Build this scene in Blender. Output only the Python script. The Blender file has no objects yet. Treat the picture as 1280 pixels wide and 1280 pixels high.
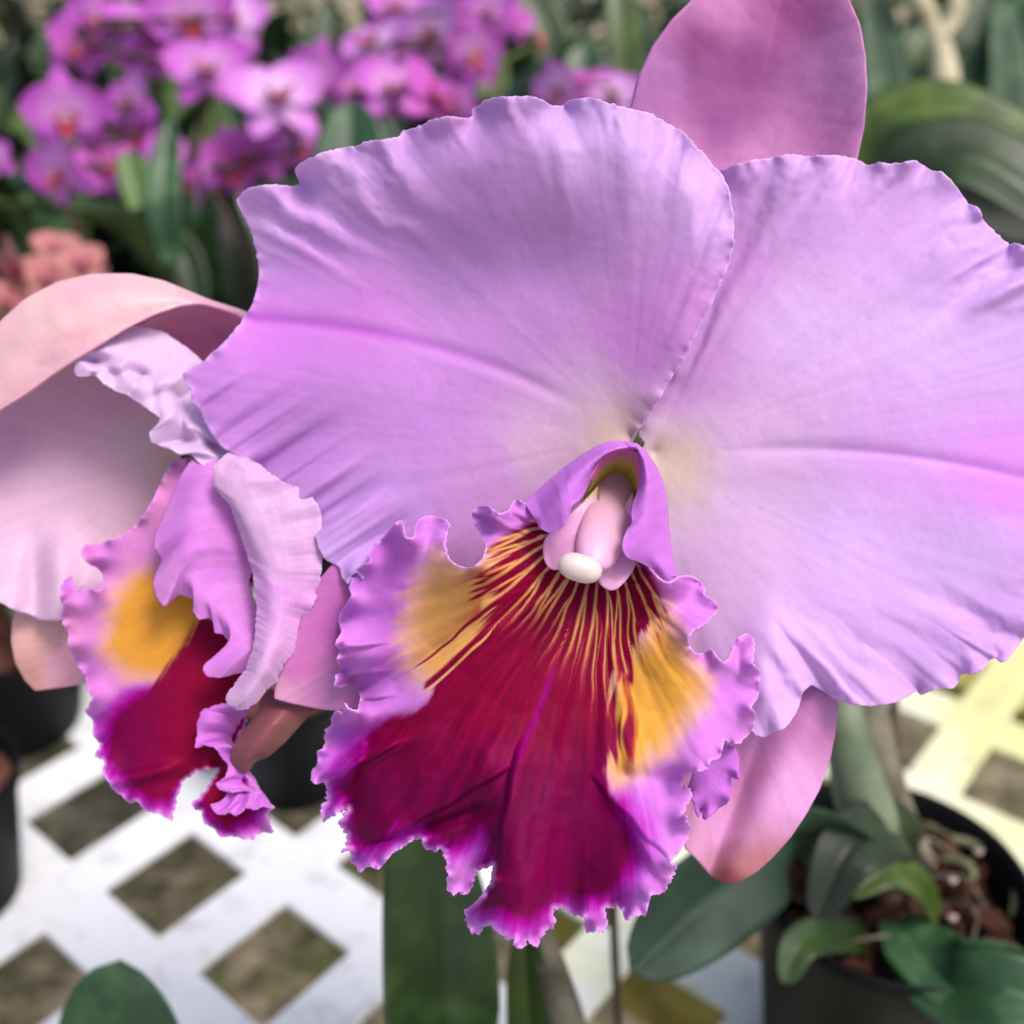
import bpy, math, random
import numpy as np
from mathutils import Vector, Matrix
random.seed(5)
R = math.radians
S = bpy.context.scene
COL = S.collection
# ------------------------------------------------------------------ camera
CAM_H, PITCH, K = 0.42, R(28.2), 0.9326 / 1280
cd = bpy.data.cameras.new("camera"); cam = bpy.data.objects.new("camera", cd); COL.objects.link(cam)
cam.location = (0, 0, CAM_H); cam.rotation_euler = (R(90) - PITCH, 0, 0)
cd.sensor_width = 36; cd.lens = 18 / (640 * K); cd.clip_start = .01; cd.clip_end = 100
cd.dof.use_dof = True; cd.dof.focus_distance = .212; cd.dof.aperture_fstop = 9.5
S.camera = cam
# ------------------------------------------------------------------ sky + sun
SUN_EL, SUN_AZ = R(62), R(128)      # azimuth clockwise from +Y: behind and to the right of the camera
w = bpy.data.worlds.new("World"); S.world = w; w.use_nodes = True
nt = w.node_tree; bg = nt.nodes["Background"]
sky = nt.nodes.new("ShaderNodeTexSky"); sky.sky_type = 'NISHITA'; sky.sun_disc = False
sky.sun_elevation = SUN_EL; sky.sun_rotation = SUN_AZ; sky.air_density = .6; sky.dust_density = 3.5; sky.ozone_density = .5
nt.links.new(sky.outputs[0], bg.inputs[0]); bg.inputs[1].default_value = .14
sl = bpy.data.lights.new("sun", 'SUN'); sl.energy = 1.5; sl.angle = R(20); sl.color = (1, .95, .88)
so = bpy.data.objects.new("sun", sl); COL.objects.link(so)
dv = Vector((math.sin(SUN_AZ) * math.cos(SUN_EL), math.cos(SUN_AZ) * math.cos(SUN_EL), math.sin(SUN_EL)))
so.rotation_euler = dv.to_track_quat('Z', 'Y').to_euler(); so.location = dv * 3
S.view_settings.view_transform = 'Standard'; S.view_settings.look = 'None'
S.view_settings.exposure = .76; S.view_settings.gamma = 1
S.cycles.max_bounces = 8; S.cycles.transparent_max_bounces = 8

# ------------------------------------------------------------------ helpers
cp, sp = math.cos(PITCH), math.sin(PITCH)
FW = np.array([0, cp, -sp]); UP = np.array([0, sp, cp]); RT = np.array([1., 0, 0]); CL = np.array([0, 0, CAM_H])
def wp(px, py, D):
    "world points for photo positions at axis distance D (metres)"
    px, py, D = np.broadcast_arrays(np.asarray(px, float), np.asarray(py, float), np.asarray(D, float))
    X = (px - 640) * K * D; Y = -(py - 640) * K * D
    return CL + X[..., None] * RT + Y[..., None] * UP + D[..., None] * FW
def V3(px, py, D): return Vector(wp(px, py, D).tolist())
def ground(px, py, z=0):
    d = FW + RT * (px - 640) * K + UP * (640 - py) * K
    return Vector((CL + d * (z - CAM_H) / d[2]).tolist())
def s2l(c):
    c = np.asarray(c, float) / 255.
    return np.where(c <= .04045, c / 12.92, ((c + .055) / 1.055) ** 2.4)
def L4(r, g, b): return tuple(s2l((r, g, b)).tolist()) + (1,)
def hsh(i, seed):
    x = np.sin(i * 12.9898 + seed * 78.233) * 43758.5453
    return x - np.floor(x)
def n1(x, seed=0):
    i = np.floor(x); f = x - i; f = f * f * (3 - 2 * f)
    return (hsh(i, seed) * (1 - f) + hsh(i + 1, seed) * f) * 2 - 1
def n2(x, y, seed=0):
    i = np.floor(x); j = np.floor(y); f = x - i; g = y - j; f = f * f * (3 - 2 * f); g = g * g * (3 - 2 * g)
    h = lambda a, b: hsh(a + b * 57.31, seed)
    return ((h(i, j) * (1 - f) + h(i + 1, j) * f) * (1 - g) + (h(i, j + 1) * (1 - f) + h(i + 1, j + 1) * f) * g) * 2 - 1
def fbm(x, y, seed=0, o=4):
    s = 0; a = 1; t = 0
    for k in range(o):
        s = s + a * n2((x * .8 - y * .6) * 2 ** k + 9.7 * k, (x * .6 + y * .8) * 2 ** k + 3.3 * k, seed + k * 3.1); t += a; a *= .5
    return s / t
def sm(a, b, x):
    t = np.clip((x - a) / (b - a), 0, 1); return t * t * (3 - 2 * t)
def gsm(A, sig):
    if sig < .4: return A
    n = int(sig * 3) + 1; n = min(n, len(A) - 1); k = np.exp(-.5 * (np.arange(-n, n + 1) / sig) ** 2); k /= k.sum()
    P = np.concatenate([2 * A[0] - A[n:0:-1], A, 2 * A[-1] - A[-2:-n - 2:-1]])
    return np.stack([np.convolve(P[:, c], k, 'valid') for c in range(A.shape[1])], 1)
def resample(pts, n, smooth=0):
    P = np.array(pts, float)
    d = np.r_[0, np.cumsum(np.hypot(*(np.diff(P[:, :2], axis=0).T)) + 1e-6)]
    t = np.linspace(0, d[-1], n)
    Q = np.stack([np.interp(t, d, P[:, c]) for c in range(P.shape[1])], 1)
    return gsm(Q, smooth), t
def link(o, parent=None):
    COL.objects.link(o)
    if parent is not None: o.parent = parent
    return o
def inv(parent, P):
    off = np.zeros(3)
    while parent is not None:
        off += np.array(parent.location); parent = parent.parent
    return P - off
def grid_obj(name, P, mat, parent, colr=None, thick=0, smooth=True, closed=False):
    "P: (rows, cols, 3) -> one mesh object"
    nr, nc = P.shape[:2]
    me = bpy.data.meshes.new(name)
    Q = inv(parent, P).reshape(-1, 3)
    idx = np.arange(nr * nc).reshape(nr, nc)
    if closed: idx = np.concatenate([idx, idx[:, :1]], 1)
    f = np.stack([idx[:-1, :-1], idx[:-1, 1:], idx[1:, 1:], idx[1:, :-1]], -1).reshape(-1, 4)
    me.vertices.add(len(Q)); me.vertices.foreach_set("co", Q.astype(np.float32).ravel())
    me.loops.add(f.size); me.loops.foreach_set("vertex_index", f.ravel().astype(np.int32))
    me.polygons.add(len(f)); me.polygons.foreach_set("loop_start", np.arange(0, f.size, 4, dtype=np.int32))
    me.update(calc_edges=True)
    me.polygons.foreach_set("use_smooth", np.full(len(f), smooth))
    if colr is not None:
        a = me.color_attributes.new("pigment", 'FLOAT_COLOR', 'POINT')
        c = np.ones((len(Q), 4), np.float32); c[:, :3] = colr.reshape(-1, 3); a.data.foreach_set("color", c.ravel())
    me.materials.append(mat)
    o = bpy.data.objects.new(name, me)
    if thick:
        m = o.modifiers.new("thickness", 'SOLIDIFY'); m.thickness = thick; m.offset = 0; m.use_even_offset = False
    return link(o, parent)
def empty(name, loc, label, cat, group=None):
    o = bpy.data.objects.new(name, None); o.empty_display_size = .01; o.location = loc
    o['label'] = label; o['category'] = cat
    if group: o['group'] = group
    return link(o)
def pig(ctrl, x, y, p=4., warp=6, seed=1):
    "scattered colour patches blended over the tissue"
    C = np.array([c[:2] for c in ctrl], float); V = s2l(np.array([c[2:5] for c in ctrl]))
    xx = x + warp * fbm(x / 40, y / 40, seed); yy = y + warp * fbm(x / 40, y / 40, seed + 9)
    W = 0; A = 0
    for c, v in zip(C, V):
        wt = 1 / ((xx - c[0]) ** 2 + (yy - c[1]) ** 2 + 60) ** (p / 2)
        W = W + wt; A = A + wt[..., None] * v
    return A / W[..., None]
def mix(a, b, t): return a * (1 - t[..., None]) + b * t[..., None]

from mathutils.geometry import delaunay_2d_cdt
from mathutils.kdtree import KDTree
def near_dist(x, y, P):
    "distance to a densely sampled margin"
    k = KDTree(len(P))
    for i_, p in enumerate(P[:, :2].tolist()): k.insert((p[0], p[1], 0), i_)
    k.balance(); f_ = k.find
    return np.array([f_((a, b, 0))[2] for a, b in zip(x.tolist(), y.tolist())])
def seg_dist(x, y, P, closed=False, chunk=20000):
    "distance to a polyline, and index of nearest segment"
    A = P[:, :2]; B = np.roll(A, -1, 0) if closed else A[1:]; A = A if closed else A[:-1]
    D = B - A; L2_ = (D ** 2).sum(1) + 1e-9; out = np.empty(len(x)); ix = np.empty(len(x), int)
    for k in range(0, len(x), chunk):
        X = np.stack([x[k:k + chunk], y[k:k + chunk]], 1)[:, None]
        t = np.clip(((X - A) * D).sum(-1) / L2_, 0, 1); d2 = ((X - A - t[..., None] * D) ** 2).sum(-1)
        j = d2.argmin(1); ix[k:k + chunk] = j; out[k:k + chunk] = np.sqrt(d2[np.arange(len(j)), j])
    return out, ix
def inside(x, y, P):
    r = np.zeros(x.shape, bool); A = P[:, :2]; B = np.roll(A, -1, 0)
    for (x0, y0), (x1, y1) in zip(A, B):
        if y0 == y1: continue
        c = ((y0 > y) != (y1 > y)); r ^= c & (x < (x1 - x0) * (y - y0) / (y1 - y0) + x0)
    return r
def inside_fast(x, y, P):
    "scan-line test: rows share a y"
    out = np.zeros(len(x), bool); A = P[:, :2]; B = np.roll(A, -1, 0)
    ys, inv_ = np.unique(y, return_inverse=True); od = np.argsort(inv_, kind='stable'); cut = np.searchsorted(inv_[od], np.arange(len(ys) + 1))
    for k, yy in enumerate(ys):
        m_ = (A[:, 1] > yy) != (B[:, 1] > yy)
        xs = np.sort((B[m_, 0] - A[m_, 0]) * (yy - A[m_, 1]) / (B[m_, 1] - A[m_, 1]) + A[m_, 0]); ids = od[cut[k]:cut[k + 1]]
        out[ids] = np.searchsorted(xs, x[ids]) % 2 == 1
    return out
def sdist(x, y, poly):
    "signed distance, positive inside"
    P = np.array(poly, float); sh = x.shape; x = x.ravel(); y = y.ravel(); d, _ = seg_dist(x, y, P, True)
    return np.where(inside(x, y, P), d, -d).reshape(sh)
def shape_obj(name, V, F, mat, parent, colr, thick):
    me = bpy.data.meshes.new(name); Q = inv(parent, V)
    me.vertices.add(len(Q)); me.vertices.foreach_set("co", Q.astype(np.float32).ravel())
    F = np.array(F, np.int32); me.loops.add(F.size); me.loops.foreach_set("vertex_index", F.ravel())
    me.polygons.add(len(F)); me.polygons.foreach_set("loop_start", np.arange(0, F.size, 3, dtype=np.int32)); me.update(calc_edges=True)
    me.polygons.foreach_set("use_smooth", np.full(len(F), True))
    a = me.color_attributes.new("pigment", 'FLOAT_COLOR', 'POINT'); c = np.ones((len(Q), 4), np.float32); c[:, :3] = colr; a.data.foreach_set("color", c.ravel())
    me.materials.append(mat); o = bpy.data.objects.new(name, me)
    m = o.modifiers.new("thickness", 'SOLIDIFY'); m.thickness = thick; m.offset = 0; m.use_even_offset = False
    return link(o, parent)
# a sheet of tissue grown inside a traced margin; relief comes from the margin's own waves dying out inwards
def fan(name, base, zb, outline, mat, parent, colf, D0=.225, step=2.4, teeth=1.5, tfreq=.25, reach=26., pz=1.4, bulge=0.,
        ruffle=0., rfreq=.03, und=0., thick=.0004, seed=1, presm=1.2, extra=None, bstep=1.7, gain=1., rim=None, **kw):
    per = np.array([o[:2] for o in outline], float); Lt = np.hypot(*np.diff(per, axis=0).T).sum(); nb = int(Lt / bstep)
    O, arc = resample(outline, nb, presm)
    T = np.gradient(O[:, :2], axis=0); T /= np.linalg.norm(T, axis=1)[:, None] + 1e-9; N = np.c_[T[:, 1], -T[:, 0]]
    tn = n1(arc * tfreq, seed) * .6 + n1(arc * tfreq * 2.3, seed + 5) * .4
    tn *= .35 + .65 * np.clip(n1(arc * .03, seed + 8) + .5, 0, 1)
    te = teeth(O[:, 0], O[:, 1]) if callable(teeth) else teeth
    O[:, :2] += N * (tn * te)[:, None]
    ru = n1(arc * rfreq, seed + 2) + .5 * n1(arc * rfreq * 2.7, seed + 4) + .2 * n1(arc * rfreq * 7, seed + 6)
    O[:, 2] += ruffle * ru
    x0, y0 = O[:, :2].min(0); x1, y1 = O[:, :2].max(0)
    gx, gy = np.meshgrid(np.arange(x0, x1, step), np.arange(y0, y1, step * .87)); gx[1::2] += step / 2; gx = gx.ravel(); gy = gy.ravel()
    Od = np.stack([np.interp(np.arange(0, nb - .5, .5), np.arange(nb), O[:, q_]) for q_ in (0, 1)], 1); Oc = np.stack([np.interp(np.linspace(0, 1, int(np.hypot(*(O[0, :2] - O[-1, :2])) / 1.) + 2), [0, 1], [O[-1, q_], O[0, q_]]) for q_ in (0, 1)], 1)
    ins = inside_fast(gx, gy, O); gx, gy = gx[ins], gy[ins]; de = near_dist(gx, gy, np.r_[Od, Oc]); k = de > step * .55; gx, gy = gx[k], gy[k]
    pts = [Vector(p) for p in O[:, :2].tolist()] + [Vector(p) for p in np.c_[gx, gy].tolist()]
    v, e, f, ov, oe, of = delaunay_2d_cdt(pts, [(i_, (i_ + 1) % nb) for i_ in range(nb)], [], 1, 1e-4)
    XY = np.array([tuple(p) for p in v]); x, y = XY[:, 0], XY[:, 1]
    f = np.array(f)
    de = near_dist(x, y, Od)
    db = np.hypot(x - base[0], y - base[1]); r = db / (db + de + 1e-6)
    # angle around the base -> fraction along the margin
    mid = O[nb // 2]; m0 = math.atan2(mid[1] - base[1], mid[0] - base[0])
    w_ = lambda a: (a - m0 + np.pi) % (2 * np.pi) - np.pi
    ao = np.unwrap(np.arctan2(O[:, 1] - base[1], O[:, 0] - base[0])) ; ao = ao - ao[nb // 2]; sg = np.sign(ao[-1] - ao[0]); ao = np.maximum.accumulate(ao * sg) + np.arange(nb) * 1e-7
    t = np.interp(w_(np.arctan2(y - base[1], x - base[0])) * sg, ao, arc / arc[-1])
    # diffuse the margin's depth inwards
    sub = O[::3]; z1 = np.empty(len(x)); z2 = np.empty(len(x)); zl = gsm(O[:, 2:3], 45 / bstep)[::3, 0]
    for k_ in range(0, len(x), 20000):
        d2 = (x[k_:k_ + 20000, None] - sub[:, 0]) ** 2 + (y[k_:k_ + 20000, None] - sub[:, 1]) ** 2
        wa = 1 / (d2 + 12) ** 2; z1[k_:k_ + 20000] = (wa * (sub[:, 2] - zl)).sum(1) / wa.sum(1)
        wb = 1 / (d2 + 900) ** 1.5; z2[k_:k_ + 20000] = (wb * zl).sum(1) / wb.sum(1)
    z = zb + (z2 - zb) * r ** pz + gain * z1 * np.exp(-(de / reach) ** 1.3) + bulge * np.sin(np.pi * r ** 1.0) * (db / db.max()) ** .5
    z += und * fbm(x / 190, y / 190, seed + 7, 2) * sm(0, .5, r)
    z += .12 * fbm(x / 24, y / 24, seed + 17, 3) * sm(0, .4, r)
    if extra is not None: z = z + extra(x, y, r, t)
    c = colf(x, y, r, t, 0); c = mix(c, s2l(rim) * np.ones_like(c), .55 * (1 - sm(.6, 2.6, de)) * (db > 60)) if rim is not None else c
    return shape_obj(name, wp(x, y, D0 - z / 1000.), f, mat, parent, c, thick)

# sheet lofted through several curves of (px, py, z_mm)
def loft(name, curves, mat, parent, colf, nu=140, nv=50, D0=.225, teeth=0, tfreq=.3, thick=.0005, seed=1, psm=1.5, und=0, ruffle=0, rfreq=.04, closed=False):
    Cs = []; 
    for ci, c in enumerate(curves):
        Q, arc = resample(c, nu, psm)
        if teeth and ci in (0, len(curves) - 1):
            T = np.gradient(Q[:, :2], axis=0); T /= np.linalg.norm(T, axis=1)[:, None] + 1e-9
            tn = n1(arc * tfreq, seed + ci) * .6 + n1(arc * tfreq * 2.3, seed + 5) * .4
            Q[:, :2] += np.c_[T[:, 1], -T[:, 0]] * (tn * teeth)[:, None]
        Cs.append(Q)
    Cs = np.array(Cs); m = len(Cs)
    v = np.linspace(0, m - 1, nv); G = np.zeros((nv, nu, 3))
    for k, x in enumerate(v):
        i = min(int(x), m - 2); f = x - i
        p0 = Cs[i - 1] if i > 0 else 2 * Cs[0] - Cs[1]; p1 = Cs[i]; p2 = Cs[i + 1]; p3 = Cs[i + 2] if i + 2 < m else 2 * Cs[-1] - Cs[-2]
        G[k] = .5 * (2 * p1 + (p2 - p0) * f + (2 * p0 - 5 * p1 + 4 * p2 - p3) * f * f + (3 * p1 - p0 - 3 * p2 + p3) * f ** 3)
    vv = (v / (m - 1))[:, None] * np.ones(nu)[None]; uu = np.linspace(0, 1, nu)[None] * np.ones(nv)[:, None]
    G[..., 2] += und * fbm(G[..., 0] / 60, G[..., 1] / 60, seed, 3)
    G[..., 2] += .12 * fbm(G[..., 0] / 14, G[..., 1] / 14, seed + 3, 3)
    if ruffle: G[..., 2] += ruffle * n1(uu * 100 * rfreq, seed + 2) * np.abs(vv * 2 - 1) ** 2
    c = colf(G[..., 0], G[..., 1], vv, uu, 0)
    return grid_obj(name, wp(G[..., 0], G[..., 1], D0 - G[..., 2] / 1000.), mat, parent, c, thick)

# ------------------------------------------------------------------ materials
def newmat(name):
    m = bpy.data.materials.new(name); m.use_nodes = True; n = m.node_tree
    for x in list(n.nodes): n.nodes.remove(x)
    out = n.nodes.new("ShaderNodeOutputMaterial"); b = n.nodes.new("ShaderNodeBsdfPrincipled")
    return m, n, out, b
def noise(n, scale, detail=4, rough=.55, coord='Object', dim=None):
    tc = n.nodes.new("ShaderNodeTexCoord"); t = n.nodes.new("ShaderNodeTexNoise")
    n.links.new(tc.outputs[coord], t.inputs['Vector']); t.inputs['Scale'].default_value = scale
    t.inputs['Detail'].default_value = detail; t.inputs['Roughness'].default_value = rough
    return t
def ramp(n, src, stops):
    r = n.nodes.new("ShaderNodeValToRGB"); n.links.new(src, r.inputs[0])
    while len(r.color_ramp.elements) < len(stops): r.color_ramp.elements.new(.5)
    for e, (p, c) in zip(r.color_ramp.elements, stops): e.position = p; e.color = c
    return r
def petal_mat(name, trans=.3, rough=.5, bump=.06, spec=.25, sheen=.1, sparkle=True):
    m, n, out, b = newmat(name); Lk = n.links.new
    at = n.nodes.new("ShaderNodeAttribute"); at.attribute_name = "pigment"
    ns = noise(n, 900, 5, .6)
    mp = n.nodes.new("ShaderNodeMapRange"); Lk(ns.outputs[0], mp.inputs[0]); mp.inputs[1].default_value = .3; mp.inputs[2].default_value = .7
    mp.inputs[3].default_value = .97; mp.inputs[4].default_value = 1.03
    mul = n.nodes.new("ShaderNodeVectorMath"); mul.operation = 'SCALE'; Lk(at.outputs['Color'], mul.inputs[0]); Lk(mp.outputs[0], mul.inputs['Scale'])
    Lk(mul.outputs[0], b.inputs['Base Color'])
    b.inputs['Roughness'].default_value = rough; b.inputs['Specular IOR Level'].default_value = spec
    b.inputs['Sheen Weight'].default_value = sheen; b.inputs['Sheen Roughness'].default_value = .5
    bp = n.nodes.new("ShaderNodeBump"); bp.inputs['Strength'].default_value = bump; bp.inputs['Distance'].default_value = .0004
    vo = n.nodes.new("ShaderNodeTexVoronoi"); tc = n.nodes.new("ShaderNodeTexCoord"); Lk(tc.outputs['Object'], vo.inputs['Vector']); vo.inputs['Scale'].default_value = 2600
    n2_ = noise(n, 350, 4, .6); ad = n.nodes.new("ShaderNodeMath"); ad.operation = 'MULTIPLY_ADD'
    Lk(vo.outputs['Distance'], ad.inputs[0]); ad.inputs[1].default_value = .35; Lk(n2_.outputs[0], ad.inputs[2]); Lk(ad.outputs[0], bp.inputs['Height'])
    Lk(bp.outputs[0], b.inputs['Normal'])
    tr = n.nodes.new("ShaderNodeBsdfTranslucent"); Lk(mul.outputs[0], tr.inputs[0]); Lk(bp.outputs[0], tr.inputs[1])
    mx = n.nodes.new("ShaderNodeMixShader"); mx.inputs[0].default_value = trans
    Lk(b.outputs[0], mx.inputs[1]); Lk(tr.outputs[0], mx.inputs[2]); Lk(mx.outputs[0], out.inputs[0])
    return m
M_PETAL = petal_mat("petal_tissue"); M_LIP = petal_mat("lip_tissue", .2, .6, .1, .08, 0); M_SEPAL = petal_mat("sepal_tissue", .15, .45, .06, .35, .1)
M_COLUMN = petal_mat("column_tissue", .12, .38, .05, .4, .1)
def simple(name, stops, scale=60, rough=.5, spec=.4, bump=.1, bdist=.001, trans=0, detail=5):
    m, n, out, b = newmat(name); Lk = n.links.new
    ns = noise(n, scale, detail); rp = ramp(n, ns.outputs[0], stops)
    Lk(rp.outputs[0], b.inputs['Base Color']); b.inputs['Roughness'].default_value = rough; b.inputs['Specular IOR Level'].default_value = spec
    bp = n.nodes.new("ShaderNodeBump"); bp.inputs['Strength'].default_value = bump; bp.inputs['Distance'].default_value = bdist
    n3 = noise(n, scale * 3, 5); Lk(n3.outputs[0], bp.inputs['Height']); Lk(bp.outputs[0], b.inputs['Normal'])
    if trans:
        tr = n.nodes.new("ShaderNodeBsdfTranslucent"); Lk(rp.outputs[0], tr.inputs[0]); mx = n.nodes.new("ShaderNodeMixShader"); mx.inputs[0].default_value = trans
        Lk(b.outputs[0], mx.inputs[1]); Lk(tr.outputs[0], mx.inputs[2]); Lk(mx.outputs[0], out.inputs[0])
    else: Lk(b.outputs[0], out.inputs[0])
    return m
def leafmat(name, c0, c1, rough=.4, trans=.12): return simple(name, [(.32, L4(*[v * .85 for v in c0])), (.5, L4(*c0)), (.68, L4(*[min(255, v * 1.08) for v in c1]))], 34, rough, .5, .25, .001, trans, 8)
M_LEAF = leafmat("leaf_dark_green", (38, 58, 26), (56, 78, 36))
M_LEAFB = leafmat("leaf_blue_green", (42, 76, 44), (76, 112, 72))
M_LEAFO = leafmat("leaf_olive", (62, 84, 30), (90, 112, 46))
M_LEAFL = leafmat("leaf_light_green", (84, 118, 52), (120, 150, 76))
M_LEAFD = leafmat("leaf_deep", (22, 34, 18), (40, 58, 28), .5)
M_CREAM = simple("dry_sheath", [(.3, L4(150, 140, 110)), (.7, L4(214, 204, 170))], 40, .7)
M_CANE = simple("pseudobulb_skin", [(.3, L4(74, 70, 58)), (.7, L4(128, 122, 106))], 70, .7, .2, .4)
M_BULB = simple("green_pseudobulb", [(.3, L4(70, 86, 60)), (.7, L4(118, 130, 106))], 40, .5, .3, .2)
M_STEM = simple("flower_stem", [(.3, L4(74, 92, 42)), (.7, L4(110, 120, 62))], 60, .5)
M_STAKE = simple("stake_bamboo", [(.3, L4(44, 30, 24)), (.7, L4(74, 54, 42))], 90, .6)
M_POT = simple("black_plastic", [(.3, L4(12, 13, 14)), (.7, L4(20, 21, 23))], 30, .55, .08, .08)
M_BARK = simple("bark", [(.25, L4(58, 34, 28)), (.75, L4(118, 74, 60))], 90, .85, .2, .8, .002)
M_SOIL = simple("potting_soil", [(.3, L4(26, 18, 15)), (.7, L4(58, 40, 34))], 90, .95, .1, .8, .002)
M_BARK2 = simple("bark_pale", [(.25, L4(88, 62, 48)), (.75, L4(146, 112, 90))], 90, .85, .2, .8, .002)
M_ROOT = simple("aerial_root", [(.3, L4(84, 90, 58)), (.7, L4(140, 142, 108))], 60, .7)
M_PERL = simple("perlite", [(.3, L4(140, 116, 104)), (.7, L4(190, 172, 160))], 60, .8)
M_PEACH = simple("peach_petal", [(.3, L4(160, 84, 88)), (.7, L4(206, 140, 118))], 30, .55, .3, .1, .001, .25)
M_CREAMP = simple("cream_petal", [(.3, L4(220, 205, 160)), (.7, L4(236, 226, 196))], 30, .55, .3, .1, .001, .25)
def attrmat(name, rough=.5, trans=.25): return petal_mat(name, trans, rough, .05, .3, .1)
M_MOTH = attrmat("moth_petal")
# bench plastic: white, turning yellow-green towards the right, broken up by noise
m, n, out, b = newmat("bench_plastic"); Lk = n.links.new
geo = n.nodes.new("ShaderNodeNewGeometry"); ns = noise(n, 9, 4); sx = n.nodes.new("ShaderNodeSeparateXYZ"); Lk(geo.outputs['Position'], sx.inputs[0])
ma = n.nodes.new("ShaderNodeMath"); ma.operation = 'MULTIPLY_ADD'; Lk(sx.outputs[0], ma.inputs[0]); ma.inputs[1].default_value = 1.6; Lk(ns.outputs[0], ma.inputs[2])
rp = ramp(n, ma.outputs[0], [(.40, L4(224, 226, 230)), (.56, L4(216, 220, 192)), (.72, L4(222, 224, 212)), (1.0, L4(208, 208, 150))])
st = noise(n, 55, 8, .7); rp2 = ramp(n, st.outputs[0], [(.30, (.55, .55, .5, 1)), (.48, (1, 1, 1, 1))])
mm_ = n.nodes.new("ShaderNodeMix"); mm_.data_type = 'RGBA'; mm_.blend_type = 'MULTIPLY'; mm_.inputs[0].default_value = .75
Lk(rp.outputs[0], mm_.inputs[6]); Lk(rp2.outputs[0], mm_.inputs[7]); Lk(mm_.outputs[2], b.inputs['Base Color']); b.inputs['Roughness'].default_value = .45
Lk(b.outputs[0], out.inputs[0]); M_BENCH = m
M_BEAM = simple("weathered_beam", [(.3, L4(120, 114, 58)), (.7, L4(178, 172, 96))], 25, .7)
m, n, out, b = newmat("gravel_ground"); Lk = n.links.new
a1 = noise(n, 14, 8, .7); r1 = ramp(n, a1.outputs[0], [(.36, L4(112, 122, 74)), (.5, L4(160, 150, 126)), (.64, L4(196, 186, 164))])
a2 = noise(n, 38, 6, .75); r2 = ramp(n, a2.outputs[0], [(.40, (.22, .23, .18, 1)), (.5, (.8, .78, .7, 1)), (.62, (1.6, 1.5, 1.4, 1))])
m3 = n.nodes.new("ShaderNodeMix"); m3.data_type = 'RGBA'; m3.blend_type = 'MULTIPLY'; m3.inputs[0].default_value = .85
Lk(r1.outputs[0], m3.inputs[6]); Lk(r2.outputs[0], m3.inputs[7]); Lk(m3.outputs[2], b.inputs['Base Color']); b.inputs['Roughness'].default_value = .95
bp = n.nodes.new("ShaderNodeBump"); bp.inputs['Strength'].default_value = .6; bp.inputs['Distance'].default_value = .01; Lk(a2.outputs[0], bp.inputs['Height']); Lk(bp.outputs[0], b.inputs['Normal'])
Lk(b.outputs[0], out.inputs[0]); M_GROUND = m

# ------------------------------------------------------------------ setting: ground
GZ = -.42
g = np.zeros((2, 2, 3)); g[..., 2] = GZ
g[0, :, 1] = -6; g[1, :, 1] = 40; g[:, 0, 0] = -25; g[:, 1, 0] = 25
o = grid_obj("ground", g, M_GROUND, None, smooth=False); o['kind'] = 'structure'

# ------------------------------------------------------------------ bench: one moulded lattice panel on beams
TH = R(50.58); U = np.array([math.cos(TH), math.sin(TH)]); Vv = np.array([math.sin(TH), -math.cos(TH)])
OB = np.array([-.48076, .92862]) * .42; PU, PV, HA, HB = .0838, .0757, .0515, .0462
bench = empty("bench", (0, .6, 0), "white plastic lattice bench with square openings, yellow green at the right, under the pots", "bench")
def lattice(i0, i1, j0, j1, zt, th):
    us = sorted([i * PU for i in range(i0, i1)] + [i * PU + HA for i in range(i0, i1)] + [i1 * PU])
    vs = sorted([j * PV for j in range(j0, j1)] + [j * PV + HB for j in range(j0, j1)] + [j1 * PV])
    us = [us[0] - (PU - HA)] + us[:-1] + [i1 * PU]; vs = [vs[0] - (PV - HB)] + vs[:-1] + [j1 * PV]
    nu, nv = len(us), len(vs); vid = {}; V = []; F = []
    def vv(a, b, z):
        if (a, b, z) not in vid:
            vid[(a, b, z)] = len(V); p = OB + U * us[a] + Vv * vs[b]; V.append((p[0], p[1] - .6, z))
        return vid[(a, b, z)]
    solid = lambda a, b: 0 <= a < nu - 1 and 0 <= b < nv - 1 and not (a % 2 == 1 and b % 2 == 1)
    for a in range(nu - 1):
        for b_ in range(nv - 1):
            if not solid(a, b_): continue
            F.append([vv(a, b_, zt), vv(a, b_ + 1, zt), vv(a + 1, b_ + 1, zt), vv(a + 1, b_, zt)])
            F.append([vv(a, b_, zt - th), vv(a + 1, b_, zt - th), vv(a + 1, b_ + 1, zt - th), vv(a, b_ + 1, zt - th)])
            for (da, db, p, q) in ((-1, 0, (a, b_), (a, b_ + 1)), (1, 0, (a + 1, b_ + 1), (a + 1, b_)), (0, -1, (a + 1, b_), (a, b_)), (0, 1, (a, b_ + 1), (a + 1, b_ + 1))):
                if not solid(a + da, b_ + db):
                    F.append([vv(*q, zt), vv(*p, zt), vv(*p, zt - th), vv(*q, zt - th)])
    me = bpy.data.meshes.new("lattice_panel"); me.from_pydata(V, [], F); me.update(); me.materials.append(M_BENCH)
    ob = bpy.data.objects.new("lattice_panel", me); link(ob, bench)
    bv = ob.modifiers.new("bevel", 'BEVEL'); bv.width = .0012; bv.segments = 2; bv.limit_method = 'ANGLE'
lattice(-8, 14, -16, 10, 0, .0045)
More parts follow.
